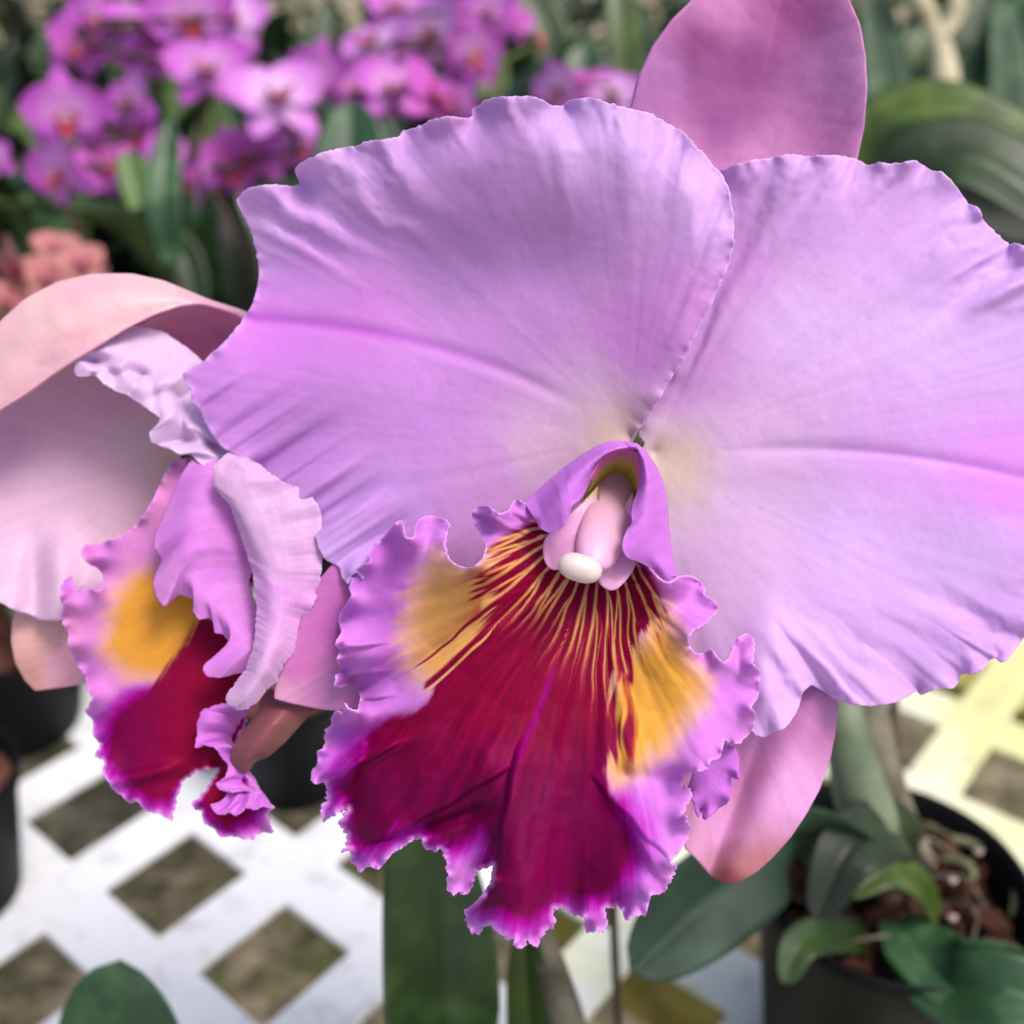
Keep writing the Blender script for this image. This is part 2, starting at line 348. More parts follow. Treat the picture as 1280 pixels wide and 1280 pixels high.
def box_between(name, p0, p1, wd, z0, z1, mat, parent):
    p0 = np.array(p0); p1 = np.array(p1); d = (p1 - p0); d /= np.linalg.norm(d); nrm = np.array([-d[1], d[0]]) * wd / 2
    vs = [(*(p + s * nrm), z) for z in (z0, z1) for p, s in ((p0, -1), (p1, -1), (p1, 1), (p0, 1))]
    vs = [tuple(np.array(v) - np.array(parent.location)) for v in vs] if parent else vs
    me = bpy.data.meshes.new(name); me.from_pydata(vs, [], [(3, 2, 1, 0), (4, 5, 6, 7), (0, 1, 5, 4), (1, 2, 6, 5), (2, 3, 7, 6), (3, 0, 4, 7)]); me.update()
    me.materials.append(mat); o = bpy.data.objects.new(name, me); link(o, parent)
    bv = o.modifiers.new("bevel", 'BEVEL'); bv.width = .002; bv.segments = 2
    return o
for s_, t0, t1 in ((1.83, -6, 9), (5.47, -8, 9), (-4.2, -8, 9)):
    box_between("support_beam", OB + U * s_ * PU + Vv * t0 * PV, OB + U * s_ * PU + Vv * t1 * PV, .034, -.046, -.0065, M_BEAM, bench)
for (x, y) in ((-.35, .15), (.5, .2), (-.3, 1.3), (.75, 1.2)):
    box_between("leg", (x - .02, y), (x + .02, y), .04, GZ, -.0065, M_BEAM, bench)

# ------------------------------------------------------------------ plant builders
def tube(name, pts, rad, mat, parent, seg=12, n_=30):
    P = np.array([list(p) for p in pts], float); m_ = len(P)
    t = np.linspace(0, m_ - 1, n_); C = np.zeros((n_, 3))
    for k, x in enumerate(t):
        i = min(int(x), m_ - 2); f = x - i; p1, p2 = P[i], P[i + 1]; p0 = P[i - 1] if i else 2 * p1 - p2; p3 = P[i + 2] if i + 2 < m_ else 2 * p2 - p1
        C[k] = .5 * (2 * p1 + (p2 - p0) * f + (2 * p0 - 5 * p1 + 4 * p2 - p3) * f * f + (3 * p1 - p0 - 3 * p2 + p3) * f ** 3)
    rr = np.interp(t / (m_ - 1), np.linspace(0, 1, len(rad)), rad) if hasattr(rad, '__len__') else np.full(n_, rad)
    T = np.gradient(C, axis=0); T /= np.linalg.norm(T, axis=1)[:, None]
    ref = np.array([.3, .9, .2]); A = np.cross(T, ref); A /= np.linalg.norm(A, axis=1)[:, None]; B = np.cross(T, A)
    th = np.linspace(0, 2 * np.pi, seg, endpoint=False)
    G = C[:, None] + rr[:, None, None] * (np.cos(th)[None, :, None] * A[:, None] + np.sin(th)[None, :, None] * B[:, None])
    G = np.concatenate([C[:1, None].repeat(seg, 1), G, C[-1:, None].repeat(seg, 1)], 0)
    return grid_obj(name, G, mat, parent, closed=True)
def leaf(name, pts, width, mat, parent, facing=None, fold=.25, tip=.5, n_=36, m_=13, thick=.0008):
    "strap leaf along a 3D curve; facing = direction its upper face looks"
    P = np.array([list(p) for p in pts], float); k_ = len(P); t = np.linspace(0, k_ - 1, n_); C = np.zeros((n_, 3))
    for k, x in enumerate(t):
        i = min(int(x), k_ - 2); f = x - i; p1, p2 = P[i], P[i + 1]; p0 = P[i - 1] if i else 2 * p1 - p2; p3 = P[i + 2] if i + 2 < k_ else 2 * p2 - p1
        C[k] = .5 * (2 * p1 + (p2 - p0) * f + (2 * p0 - 5 * p1 + 4 * p2 - p3) * f * f + (3 * p1 - p0 - 3 * p2 + p3) * f ** 3)
    T = np.gradient(C, axis=0); T /= np.linalg.norm(T, axis=1)[:, None] + 1e-9
    F = np.array(facing if facing is not None else (0, -.5, .85), float); F /= np.linalg.norm(F)
    A = np.cross(T, F); A /= np.linalg.norm(A, axis=1)[:, None] + 1e-9; Nn = np.cross(A, T)
    u = t / (k_ - 1)
    wd = width / 2 * (np.clip(u / .35, 0, 1) ** .6 * .55 + .45) * np.sqrt(np.clip(1 - np.clip((u - tip) / (1 - tip), 0, 1) ** 2.2, 0, 1))
    s = np.linspace(-1, 1, m_)
    h = fold * (np.abs(s) ** .9) - .06 * np.exp(-(s / .12) ** 2)
    G = C[:, None] + (wd[:, None] * s[None])[..., None] * A[:, None] + (wd[:, None] * h[None])[..., None] * Nn[:, None]
    return grid_obj(name, G, mat, parent, thick=thick)
def lathe(name, prof, loc, mat, parent, seg=48):
    th = np.linspace(0, 2 * np.pi, seg, endpoint=False)
    G = np.array([[(r * math.cos(a) + loc[0], r * math.sin(a) + loc[1], z + loc[2]) for a in th] for r, z in prof])
    return grid_obj(name, G, mat, parent, closed=True)
POT = lambda r, h: [(0, 0), (r * .7, 0), (r * .72, .002), (r * .95, h * .88), (r * 1.0, h * .88), (r * 1.02, h), (r * 1.0, h + .0015), (r * .96, h), (r * .93, h * .86), (r * .9, h * .8), (0, h * .8)]

# ------------------------------------------------------------------ the front cattleya
#   tissue colours, with some shade painted in (photo sRGB), traced margins (px, py, z in mm towards the viewer)
fl = empty("cattleya_flower", V3(790, 560, .245), "large open lilac orchid flower with a striped yellow and crimson frilled lip, in front", "orchid flower")
def streak(t, r, f=130, seed=3): return .5 * n1(t * f + 2 * r, seed) + .3 * n1(t * f * 2.7 + 3 * r, seed + 1) + .2 * n1(t * f * 6 + 3 * r, seed + 2)
def lilac(ctrl, base, mid=(196, 100, 214), seed=1, fstr=.06, edge=(214, 176, 236)):
    def f(x, y, r, t, mm):
        c = pig(ctrl, x, y, 3., 14, seed)
        c = c * (1 + fstr * streak(t, r, 130, seed) * sm(.1, .5, r))[..., None]
        c = c * (1 + .02 * fbm(x / 22, y / 22, seed + 5))[..., None]
        vn = lambda f, sd: 1 - sm(.0, .12, np.abs(n1(t * f + .5 * fbm(x / 60, y / 60, sd), sd)))
        c = c * (1 - .05 * vn(60, seed + 40) * sm(.15, .4, r) - .04 * vn(150, seed + 41) * sm(.5, .75, r))[..., None]
        if not np.isscalar(mm): c = mix(c, s2l(mid) * np.ones_like(c), .5 * mm * sm(.1, .5, r))
        d = np.hypot(x - base[0], y - base[1])
        c = mix(c, s2l((206, 196, 176)) * np.ones_like(c), .75 * np.exp(-(d / 48.) ** 2))
        c = mix(c, s2l(edge) * np.ones_like(c), .6 * sm(.985, .998, r))
        return c * np.array([1.10, 1.02, .95])
    return f
left_out = [(800, 536, -2), (812, 515, 0), (830, 490, 2), (870, 420, 5), (900, 360, 6), (913, 325, 6), (918, 298, 7), (917, 270, 6), (911, 235, 6), (902, 217, 6), (890, 206, 5), (880, 190, 5), (868, 182, 6), (855, 165, 6), (835, 156, 5), (815, 142, 5), (798, 138, 6), (775, 133, 6), (760, 128, 7), (742, 122, 8), (722, 123, 6), (708, 126, 2), (704, 132, -1), (690, 132, 3),
 (672, 122, 7), (650, 120, 8), (625, 120, 6), (608, 125, 2), (592, 135, -2), (589, 148, -1), (575, 146, 4), (560, 144, 6), (540, 150, 6), (520, 159, 3), (503, 164, 2), (498, 172, 4), (480, 174, 6), (460, 177, 5), (440, 184, 3), (430, 184, 2), (415, 188, 4), (400, 191, 6), (388, 198, 6), (377, 202, 5), (368, 210, 4), (372, 222, 1), (376, 230, -1), (366, 233, 2), (350, 231, 5), (330, 230, 6), (312, 235, 6), (300, 243, 5), (295, 252, 5), (303, 268, 4), (312, 285, 3), (320, 310, 2), (324, 335, 1), (322, 360, 0), (314, 385, 1), (305, 397, 1), (290, 418, 3), (275, 433, 4), (258, 448, 4), (240, 460, 4), (228, 466, 4), (231, 480, 2), (238, 488, 4), (240, 502, 2), (250, 512, 3), (256, 528, 1), (266, 545, 3), (278, 560, 2), (300, 572, 3), (318, 590, 1), (338, 605, 3), (360, 622, 1), (380, 645, 2), (395, 672, 1), (404, 697, 3), (412, 702, 4), (424, 708, 3), (427, 720, 2), (434, 731, 3), (440, 720, 5), (446, 715, 5), (462, 735, 0), (500, 765, -6), (560, 780, -9), (640, 770, -10), (720, 700, -10), (760, 620, -7)]
lc = [(750, 500, 204, 172, 216), (850, 380, 206, 150, 226), (880, 260, 208, 172, 236), (700, 300, 182, 138, 210), (620, 200, 188, 144, 214), (740, 160, 200, 168, 232), (500, 220, 194, 152, 222), (560, 320, 180, 136, 208), (400, 220, 200, 164, 228), (330, 280, 206, 168, 234), (400, 330, 204, 150, 232), (330, 420, 212, 138, 236), (450, 400, 202, 136, 222), (300, 490, 196, 138, 224), (380, 560, 194, 140, 222), (520, 520, 200, 146, 226), (480, 620, 198, 150, 228), (600, 600, 200, 152, 220), (680, 560, 208, 176, 216), (650, 420, 192, 144, 216), (430, 690, 206, 168, 238), (790, 420, 200, 140, 220), (600, 440, 196, 142, 220)]  # patches in the upper middle are darkened to paint in the petal's shading
def left_extra(x, y, r, t):
    z = -16 * sm(60, 560, 790 - x) ** 1.3 + 0 * x
    # upper half leans back in its middle, lower half rolls forward; crease of the midrib line
    my = 540 - (790 - x) * .42 + 55 * np.clip((790 - x) / 470, 0, 1) ** 2 - 18 * np.sin(np.clip((790 - x) / 470, 0, 1) * np.pi)
    d = (y - my)
    z = z - .6 * np.exp(-(d / 10.) ** 2) * sm(40, 160, 790 - x) + .002 * 0
    z += 9 * sm(0, 330, -d) * (1 - .3 * sm(.85, 1, r)) - 2.5 * np.exp(-((x - 620) / 190.) ** 2 - ((y - 330) / 70.) ** 2)
    z += 3.0 * np.exp(-((x - 420) / 120.) ** 2 - ((y - 480) / 60.) ** 2)
    # sharp pleats along the lower left margin and the top
    pl = n1((x * .55 + y * .83) / 19. * 1.0, 5)
    z += 2.3 * (pl + .3 * n1((x * .55 + y * .83) / 8.5, 6)) * sm(.70, .93, r) * sm(.60, .66, t) * (1 - sm(.80, .84, t))
    pt = n1(t * 62 + .8 * fbm(x / 70, y / 70, 15), 15); ln_ = .08 * n1(t * 30, 19)
    z += (2.3 * pt + .5 * n1(t * 150 + 1.2 * fbm(x / 50, y / 50, 18), 16) * sm(.85, .98, r)) * sm(.66 + ln_, .97, r) * sm(110, 250, np.hypot(x - 788, y - 545)) * sm(.10, .2, t) * (1 - sm(.50, .56, t))
    return z
def lcol(x, y, r, t, mm):
    c = lilac(lc, (768, 548), seed=2)(x, y, r, t, 0)
    my = 540 - (790 - x) * .42 + 55 * np.clip((790 - x) / 470, 0, 1) ** 2 - 18 * np.sin(np.clip((790 - x) / 470, 0, 1) * np.pi)
    g_ = np.exp(-((y - my) / 7.) ** 2) * sm(120, 330, 790 - x) * .75
    g2 = np.exp(-((y - my - 12) / 40.) ** 2) * sm(150, 400, 790 - x) * .25
    c = mix(c, s2l((214, 120, 232)) * np.ones_like(c), g2)
    return mix(c, s2l((188, 92, 204)) * np.ones_like(c), g_)
fan("petal", (788, 545), -4, left_out, M_PETAL, fl, lcol, .222, rim=(222, 190, 240), teeth=2.0, tfreq=.22, sig=.05, bulge=3.0, ruffle=.9, rfreq=.045, und=1.6, seed=11, step=2.1, reach=55, extra=left_extra)

right_out = [(796, 552, -5), (800, 535, -5), (830, 480, -7), (850, 400, -7), (868, 320, -6), (880, 250, -4), (893, 216, -2), (905, 211, 0), (920, 205, 1), (940, 200, 3), (960, 198, 2), (975, 194, 4), (990, 193, 3), (1010, 196, 0), (1025, 194, 4), (1042, 194, 3), (1055, 196, 1), (1070, 199, -1), (1085, 207, 0), (1100, 203, 3), (1120, 204, 3), (1135, 202, 5), (1145, 200, 5), (1156, 208, 3), (1165, 213, 3), (1176, 214, 5), (1188, 224, 5), (1198, 237, 4), (1210, 255, 2), (1222, 258, 4), (1228, 268, 5), (1228, 275, 2), (1245, 292, 2), (1262, 306, -1), (1272, 303, 4), (1290, 315, 8), (1292, 335, 3), (1330, 360, 4), (1380, 430, 2), (1410, 520, 1), (1420, 600, 0), (1400, 680, 2), (1350, 740, 1), (1310, 775, 3), (1278, 797, 2), (1273, 808, 4), (1259, 826, 5), (1250, 828, 3), (1245, 822, 1), (1236, 825, 1), (1229, 838, 4), (1215, 843, 5), (1201, 842, 2), (1197, 855, 2), (1189, 862, 5), (1178, 860, 4), (1165, 863, 3), (1152, 869, 3), (1145, 863, 0), (1134, 871, 3), (1117, 879, 4), (1089, 883, 4), (1061, 880, 3), (1041, 872, 1), (1027, 862, 0), (1014, 856, 1), (1004, 864, 3), (998, 885, 5), (988, 903, 6), (979, 912, 6), (966, 915, 5), (957, 922, 5), (943, 919, 4), (935, 905, 3), (915, 890, 0), (870, 870, -5), (820, 830, -9), (790, 770, -10), (780, 700, -10), (780, 620, -9)]
rc = [(860, 460, 196, 150, 218), (900, 330, 204, 152, 226), (1000, 260, 208, 170, 236), (1100, 260, 206, 164, 234), (1200, 300, 206, 168, 238), (1000, 400, 214, 182, 240), (1150, 420, 210, 178, 240), (1250, 420, 206, 172, 238), (1250, 590, 214, 150, 240), (1120, 570, 216, 172, 242), (950, 550, 220, 186, 238), (950, 650, 214, 184, 234), (1050, 680, 212, 180, 242), (1200, 700, 202, 172, 236), (900, 720, 208, 174, 226), (1000, 800, 210, 174, 238), (1150, 800, 202, 164, 234), (950, 880, 206, 172, 238), (1240, 780, 200, 160, 232), (860, 600, 208, 188, 216)]
def rmid(x): return 568 - 14 * np.sin(np.clip((x - 830) / 300, 0, 2.2) * 1.2) + 46 * np.clip((x - 1000) / 300, 0, 2) ** 1.6
def right_extra(x, y, r, t):
    d = y - rmid(x)
    z = -.5 * np.exp(-(d / 9.) ** 2) * sm(30, 150, x - 815) + .2 * np.exp(-((d - 26) / 14.) ** 2) * sm(60, 200, x - 815) * (1 - sm(200, 420, x - 815))
    pb = n1(t * 66 + .8 * fbm(x / 70, y / 70, 25), 25)
    z += (2.0 * pb + .6 * n1(t * 150 + 1.2 * fbm(x / 50, y / 50, 28), 26) * sm(.85, .98, r)) * sm(.7, .97, r) * sm(.55, .6, t) * (1 - sm(.84, .88, t))
    pt = n1(t * 70 + .8 * fbm(x / 70, y / 70, 35), 35)
    z += (1.4 * pt + .5 * n1(t * 150 + 1.2 * fbm(x / 50, y / 50, 38), 36) * sm(.85, .98, r)) * sm(.68, .95, r) * sm(.15, .2, t) * (1 - sm(.38, .42, t))
    z = z * sm(60, 150, np.hypot(x - 815, y - 560))
    # rolled fold at the upper right margin
    q = ((x - 1200) * .42 + (y - 390) * .9); z += 2.5 * np.exp(-(q / 10.) ** 2) * sm(1190, 1260, x) * (1 - sm(1300, 1380, x))
    z += 4 * np.exp(-((x - 1050) / 170.) ** 2 - ((y - 480) / 130.) ** 2)
    z += 4 * np.exp(-((x - 960) / 30.) ** 2 - ((y - 850) / 80.) ** 2)
    return z
def rcol(x, y, r, t, mm):
    c = lilac(rc, (838, 578), seed=7)(x, y, r, t, 0); d = y - rmid(x)
    c = mix(c, s2l((212, 124, 236)) * np.ones_like(c), np.exp(-((d - 6) / 48.) ** 2) * sm(200, 460, x - 815) * .3)
    return mix(c, s2l((176, 104, 196)) * np.ones_like(c), np.exp(-(d / 4.5) ** 2) * sm(140, 260, x - 815) * .55)
fan("petal", (818, 565), -6, right_out, M_PETAL, fl, rcol, .226, rim=(222, 190, 240), teeth=1.7, tfreq=.22, sig=.05, bulge=4.5, ruffle=.9, rfreq=.045, und=1.4, seed=31, step=2.3, reach=55, extra=right_extra)

# sepals
def sepcol(ctrl, seed):
    def f(x, y, r, t, mm):
        c = pig(ctrl, x, y, 3, 12, seed); c = c * (1 + .09 * streak(t, r, 60, seed) + .04 * fbm(x / 30, y / 30, seed) - .07 * (1 - sm(0, .14, np.abs(n1(t * 26 + .3 * r, seed + 3)))))[..., None]; return c * np.array([1.06, 1.02, 1.])
    return f
dors = [(800, 420, 0), (780, 300, 0), (778, 200, 1), (786, 145, 1), (797, 100, 2), (815, 60, 2), (840, 25, 2), (865, 0, 1), (890, -30, 0), (930, -60, -2), (975, -72, -3), (1015, -60, -2), (1045, -30, 0), (1062, 0, 1), (1075, 30, 2), (1082, 70, 2), (1084, 110, 2), (1080, 160, 1), (1070, 205, 1), (1040, 280, 0), (980, 380, 0), (900, 480, 0)]
fan("sepal", (850, 480), -6, dors, M_SEPAL, fl, sepcol([(930, 80, 152, 80, 146), (900, 150, 162, 92, 156), (880, 60, 160, 88, 152), (820, 90, 190, 128, 194), (1050, 80, 210, 146, 206), (1000, 160, 204, 134, 190), (960, 200, 206, 140, 192), (980, 20, 176, 96, 158), (900, 10, 208, 138, 194), (850, 200, 208, 142, 198)], 41),
    .236, teeth=0, sig=.03, bulge=-5, und=1., seed=41, thick=.0009, extra=lambda x, y, r, t: 3 * np.exp(-((r - 1) / .1) ** 2) + 9 * sm(250, -60, y))
lrs = [(940, 780, 0), (1000, 800, 0), (1046, 850, 0), (1046, 880, 1), (1043, 915, 2), (1036, 950, 2), (1024, 985, 2), (1008, 1015, 2), (988, 1045, 2), (965, 1070, 1), (945, 1088, 1), (925, 1100, 1), (910, 1104, 1), (897, 1100, 1), (884, 1090, 1), (870, 1073, 1), (857, 1062, 1), (850, 1040, 0), (845, 1000, 0), (855, 900, -1), (890, 820, -2)]
def tipcol(f):
    return lambda x, y, r, t, mm: mix(f(x, y, r, t, mm), s2l((120, 52, 56)) * np.ones(x.shape + (3,)), .85 * np.exp(-((x - 914) / 24.) ** 2 - ((y - 1102) / 14.) ** 2))
fan("sepal", (890, 740), -6, lrs, M_SEPAL, fl, tipcol(sepcol([(900, 1040, 220, 158, 212), (990, 980, 218, 158, 216), (960, 920, 196, 132, 188), (1030, 900, 190, 122, 180), (930, 960, 196, 128, 184), (910, 1098, 148, 74, 76), (940, 1088, 176, 112, 124), (870, 1060, 206, 148, 186), (885, 1080, 196, 136, 172)], 51)),
    .232, teeth=0, sig=.03, bulge=3.5, und=1.5, seed=52, thick=.0012, extra=lambda x, y, r, t: -3.5 * np.exp(-(((x - 905) - (1040 - y) * .35) / 22.) ** 2) * sm(850, 1000, y) + 2 * np.exp(-(((x - 960) + (y - 1000) * .5) / 30.) ** 2))
lls = [(470, 720, 0), (420, 700, 0), (385, 740, 0), (372, 790, 1), (356, 830, 2), (344, 858, 2), (343, 873, 2), (360, 878, 2), (380, 882, 1), (405, 887, 1), (425, 888, 0), (450, 885, 0), (500, 860, -1), (560, 800, -2)]
fan("sepal", (600, 720), -5, lls, M_SEPAL, fl, sepcol([(380, 830, 186, 104, 172), (420, 860, 190, 128, 182), (350, 868, 196, 140, 178), (430, 780, 170, 84, 164), (400, 740, 182, 100, 176)], 61), .231, teeth=0, sig=.03, bulge=2, und=1, seed=62, thick=.001)

# lip, frilled blade
lip_out = [(806, 706, -5), (813, 710, 0), (823, 722, 4), (830, 727, 7), (837, 727, 7), (847, 721, 4), (857, 719, 2), (866, 720, 2), (878, 729, 3), (882, 737, 4), (880, 743, 6), (887, 747, 5), (895, 753, 4), (897, 762, 4), (893, 770, 5), (879, 782, 8), (866, 790, 10), (860, 799, 11), (862, 808, 11), (870, 817, 9), (880, 816, 7), (890, 810, 6), (897, 822, 7), (904, 828, 7), (911, 822, 6), (916, 808, 3), (922, 797, 2), (932, 791, 2), (941, 797, 4), (944, 806, 6), (942, 820, 8), (941, 830, 8), (949, 838, 6), (950, 852, 6), (948, 872, 7), (939, 884, 9), (945, 893, 7), (942, 907, 5), (935, 921, 5), (926, 928, 6), (916, 932, 7), (906, 926, 11), (902, 936, 12), (900, 947, 11), (888, 952, 12), (886, 961, 12), (872, 965, 13), (856, 969, 13), (850, 976, 10), (857, 983, 9), (863, 992, 8), (863, 1000, 9), (855, 1010, 11), (857, 1022, 12), (862, 1035, 11), (859, 1050, 12), (848, 1066, 12), (838, 1078, 13), (845, 1083, 10), (841, 1101, 9), (832, 1112, 8), (823, 1118, 10), (813, 1120, 12), (811, 1130, 11), (809, 1143, 9), (800, 1145, 10), (792, 1144, 11), (784, 1151, 11), (778, 1140, 9), (773, 1131, 6), (766, 1136, 6), (756, 1134, 9), (759, 1150, 12), (755, 1165, 13), (744, 1162, 14), (733, 1167, 13), (730, 1146, 9), (720, 1145, 6), (709, 1138, 5), (692, 1134, 6), (692, 1162, 9), (680, 1166, 11), (671, 1182, 12), (659, 1177, 11), (652, 1184, 13), (643, 1186, 14), (645, 1172, 15), (636, 1174, 14), (623, 1166, 15), (613, 1157, 16), (603, 1158, 14), (600, 1169, 13), (587, 1167, 12), (583, 1150, 11), (581, 1138, 11), (592, 1130, 12), (605, 1117, 13), (615, 1100, 13), (618, 1082, 10), (608, 1085, 6), (596, 1087, 6), (592, 1103, 9), (587, 1116, 11), (579, 1120, 12), (574, 1114, 11), (567, 1121, 12), (559, 1111, 11), (558, 1093, 10), (559, 1076, 9), (551, 1063, 8), (537, 1060, 7), (528, 1060, 8), (529, 1049, 8), (518, 1048, 8), (500, 1058, 9), (484, 1073, 12), (473, 1088, 13), (465, 1083, 11), (456, 1086, 10), (448, 1092, 10), (444, 1078, 8), (434, 1074, 10), (440, 1064, 11), (427, 1064, 10), (434, 1055, 8), (433, 1042, 7), (425, 1032, 8), (428, 1021, 7), (438, 1009, 6), (422, 1016, 8), (405, 1027, 9), (399, 1012, 8), (408, 1000, 6), (409, 985, 4), (404, 976, 5), (391, 980, 7), (388, 965, 7), (397, 958, 6), (397, 940, 7), (406, 933, 6), (405, 925, 4), (407, 911, 4), (415, 907, 5), (414, 897, 6), (421, 888, 8), (428, 892, 10), (430, 878, 11), (437, 886, 12), (447, 888, 10), (451, 872, 6), (447, 862, 4), (437, 856, 3), (424, 861, 6), (417, 858, 8), (419, 845, 9), (428, 838, 5), (420, 824, 8), (425, 812, 5), (418, 805, 9), (427, 790, 7), (423, 778, 4), (426, 762, 3), (440, 745, 5), (436, 736, 4), (440, 722, 2), (447, 710, 3), (461, 702, 5), (460, 690, 3), (466, 682, 2), (479, 672, 3), (487, 662, 4), (495, 652, 5), (503, 650, 6), (505, 660, 8), (508, 672, 10), (516, 673, 8), (518, 660, 4), (522, 650, 2), (534, 644, 2), (548, 647, 3), (558, 649, 4), (564, 657, 6), (558, 670, 9), (557, 682, 11), (562, 698, 13), (572, 707, 14), (583, 710, 14), (594, 708, 14), (603, 698, 13), (607, 684, 11), (601, 670, 8), (594, 655, 4), (590, 640, 2), (598, 633, 1), (610, 631, 2), (618, 638, 4), (626, 642, 5), (635, 638, 4), (641, 627, 2), (648, 624, 2), (656, 628, 3), (664, 634, 4), (670, 645, 4), (676, 658, 3), (686, 664, 2), (700, 655, -2)]
YE, DY = (218, 158, 66), (214, 150, 60)
pc = [(620, 800, 128, 14, 44), (650, 850, 130, 8, 46), (600, 850, 122, 10, 44), (560, 860, 128, 26, 58), (560, 920, 110, 4, 46), (480, 950, 112, 6, 70), (620, 950, 138, 0, 66), (560, 1000, 120, 0, 56), (650, 1000, 150, 0, 78), (640, 1060, 154, 0, 76), (650, 1120, 158, 2, 70), (720, 900, 132, 4, 42), (720, 1000, 112, 0, 44), (700, 1080, 112, 0, 52), (750, 1050, 104, 0, 52), (520, 1010, 122, 0, 62), (470, 1030, 132, 0, 76), (590, 1030, 116, 0, 62),
 (590, 770, 216, 144, 56), (545, 770, 220, 160, 72), (550, 810, 216, 152, 62), (580, 720, 212, 146, 66), (545, 720, 218, 160, 110), (620, 735, 196, 110, 56), (510, 760, 216, 160, 130), (520, 830, 218, 166, 110),
 (500, 700, 200, 120, 196), (470, 740, 180, 88, 180), (450, 780, 172, 76, 176), (470, 820, 188, 100, 186), (450, 850, 186, 96, 190), (480, 870, 208, 146, 186), (510, 870, 216, 160, 160), (540, 850, 216, 166, 130), (440, 900, 196, 118, 208), (470, 910, 188, 100, 190), (520, 895, 178, 110, 160),
 (420, 930, 200, 120, 214), (400, 960, 204, 124, 218), (440, 950, 176, 60, 170), (430, 990, 186, 60, 186), (410, 1015, 198, 110, 212), (450, 1000, 140, 10, 110), (440, 1040, 198, 104, 210), (460, 1060, 170, 20, 150), (455, 1085, 200, 120, 212), (485, 1060, 150, 14, 120),
 (555, 1060, 130, 0, 96), (575, 1080, 178, 30, 160), (575, 1105, 206, 130, 216), (545, 1058, 176, 60, 150), (610, 1070, 160, 60, 160), (600, 1145, 204, 116, 212), (610, 1130, 168, 10, 130), (640, 1140, 172, 6, 130), (640, 1165, 206, 122, 214), (670, 1150, 160, 10, 120), (670, 1170, 200, 112, 206), (700, 1125, 150, 10, 116), (740, 1130, 150, 10, 120), (745, 1155, 200, 96, 204), (720, 1142, 176, 90, 176), (780, 1110, 156, 4, 130), (795, 1135, 204, 116, 214), (770, 1125, 190, 100, 196), (760, 1010, 112, 0, 70), (780, 1060, 150, 0, 130), (810, 1080, 196, 90, 202), (830, 1100, 204, 122, 214), (800, 1050, 182, 96, 196), (780, 1010, 196, 150, 200), (755, 980, 150, 20, 90), (775, 980, 228, 168, 170), (770, 960, 226, 160, 128),
 (820, 1030, 204, 136, 216), (850, 1040, 208, 130, 222), (830, 1000, 206, 138, 218), (800, 985, 214, 160, 208), (850, 990, 204, 124, 216), (860, 950, 206, 128, 220), (900, 920, 206, 124, 220), (930, 870, 200, 116, 212), (940, 820, 196, 106, 208), (900, 850, 208, 136, 212), (880, 900, 212, 148, 212), (850, 920, 216, 160, 190),
 (790, 850, *YE), (820, 870, *YE), (850, 860, 234, 184, 86), (860, 840, 228, 176, 110), (830, 830, 228, 170, 74), (800, 900, 230, 176, 72), (830, 910, 232, 186, 104), (790, 930, 222, 166, 84), (770, 890, 200, 120, 50), (760, 840, 160, 60, 44), (830, 800, 222, 160, 96), (880, 860, 218, 164, 150), (850, 800, 206, 134, 190), (870, 835, 212, 150, 176), (810, 790, 170, 60, 60), (790, 800, 156, 44, 50),
 (845, 760, 206, 142, 212), (880, 760, 206, 132, 222), (860, 820, 206, 128, 218), (900, 840, 202, 118, 214), (835, 735, 206, 134, 220), (832, 765, 214, 150, 190), (826, 730, 196, 110, 170),
 (750, 780, 120, 10, 40), (700, 760, 124, 12, 42), (780, 750, 128, 16, 44), (660, 730, 126, 14, 40), (640, 700, 128, 18, 44), (650, 670, 122, 20, 44), (700, 700, 120, 14, 40), (815, 740, 132, 20, 50), (680, 800, 128, 8, 44), (720, 840, 124, 6, 40),
 (520, 660, 200, 126, 208), (550, 665, 206, 134, 216), (540, 690, 204, 128, 190), (570, 690, 208, 134, 214), (600, 650, 208, 138, 220), (610, 660, 204, 126, 204), (625, 655, 204, 130, 196), (640, 640, 206, 138, 222), (660, 650, 196, 100, 160), (590, 700, 204, 126, 200), (480, 690, 190, 104, 196)]
VC = (758, 640)
CRP = [(690, 640), (660, 655), (632, 668), (612, 690), (604, 725), (604, 765), (590, 798), (560, 828), (530, 852), (548, 868), (520, 888), (490, 896), (462, 918), (446, 948), (428, 985), (440, 1008), (450, 1036), (464, 1058), (480, 1050), (500, 1032), (530, 1032), (548, 1048), (562, 1060), (590, 1050), (602, 1040), (614, 1060), (610, 1100), (602, 1128), (640, 1142), (665, 1148), (700, 1116), (740, 1120), (760, 1112), (776, 1096), (788, 1072), (786, 1044), (772, 1012), (762, 985), (757, 962), (772, 940), (776, 915), (768, 888), (764, 850), (790, 838), (806, 806), (826, 780), (826, 745), (816, 716), (790, 690)]
YL = [(640, 690), (590, 705), (545, 700), (520, 730), (508, 780), (512, 830), (540, 862), (600, 850), (640, 780)]
YR = [(770, 820), (800, 800), (830, 760), (846, 790), (862, 826), (884, 850), (872, 884), (850, 908), (830, 940), (800, 962), (768, 985), (755, 960), (750, 900)]
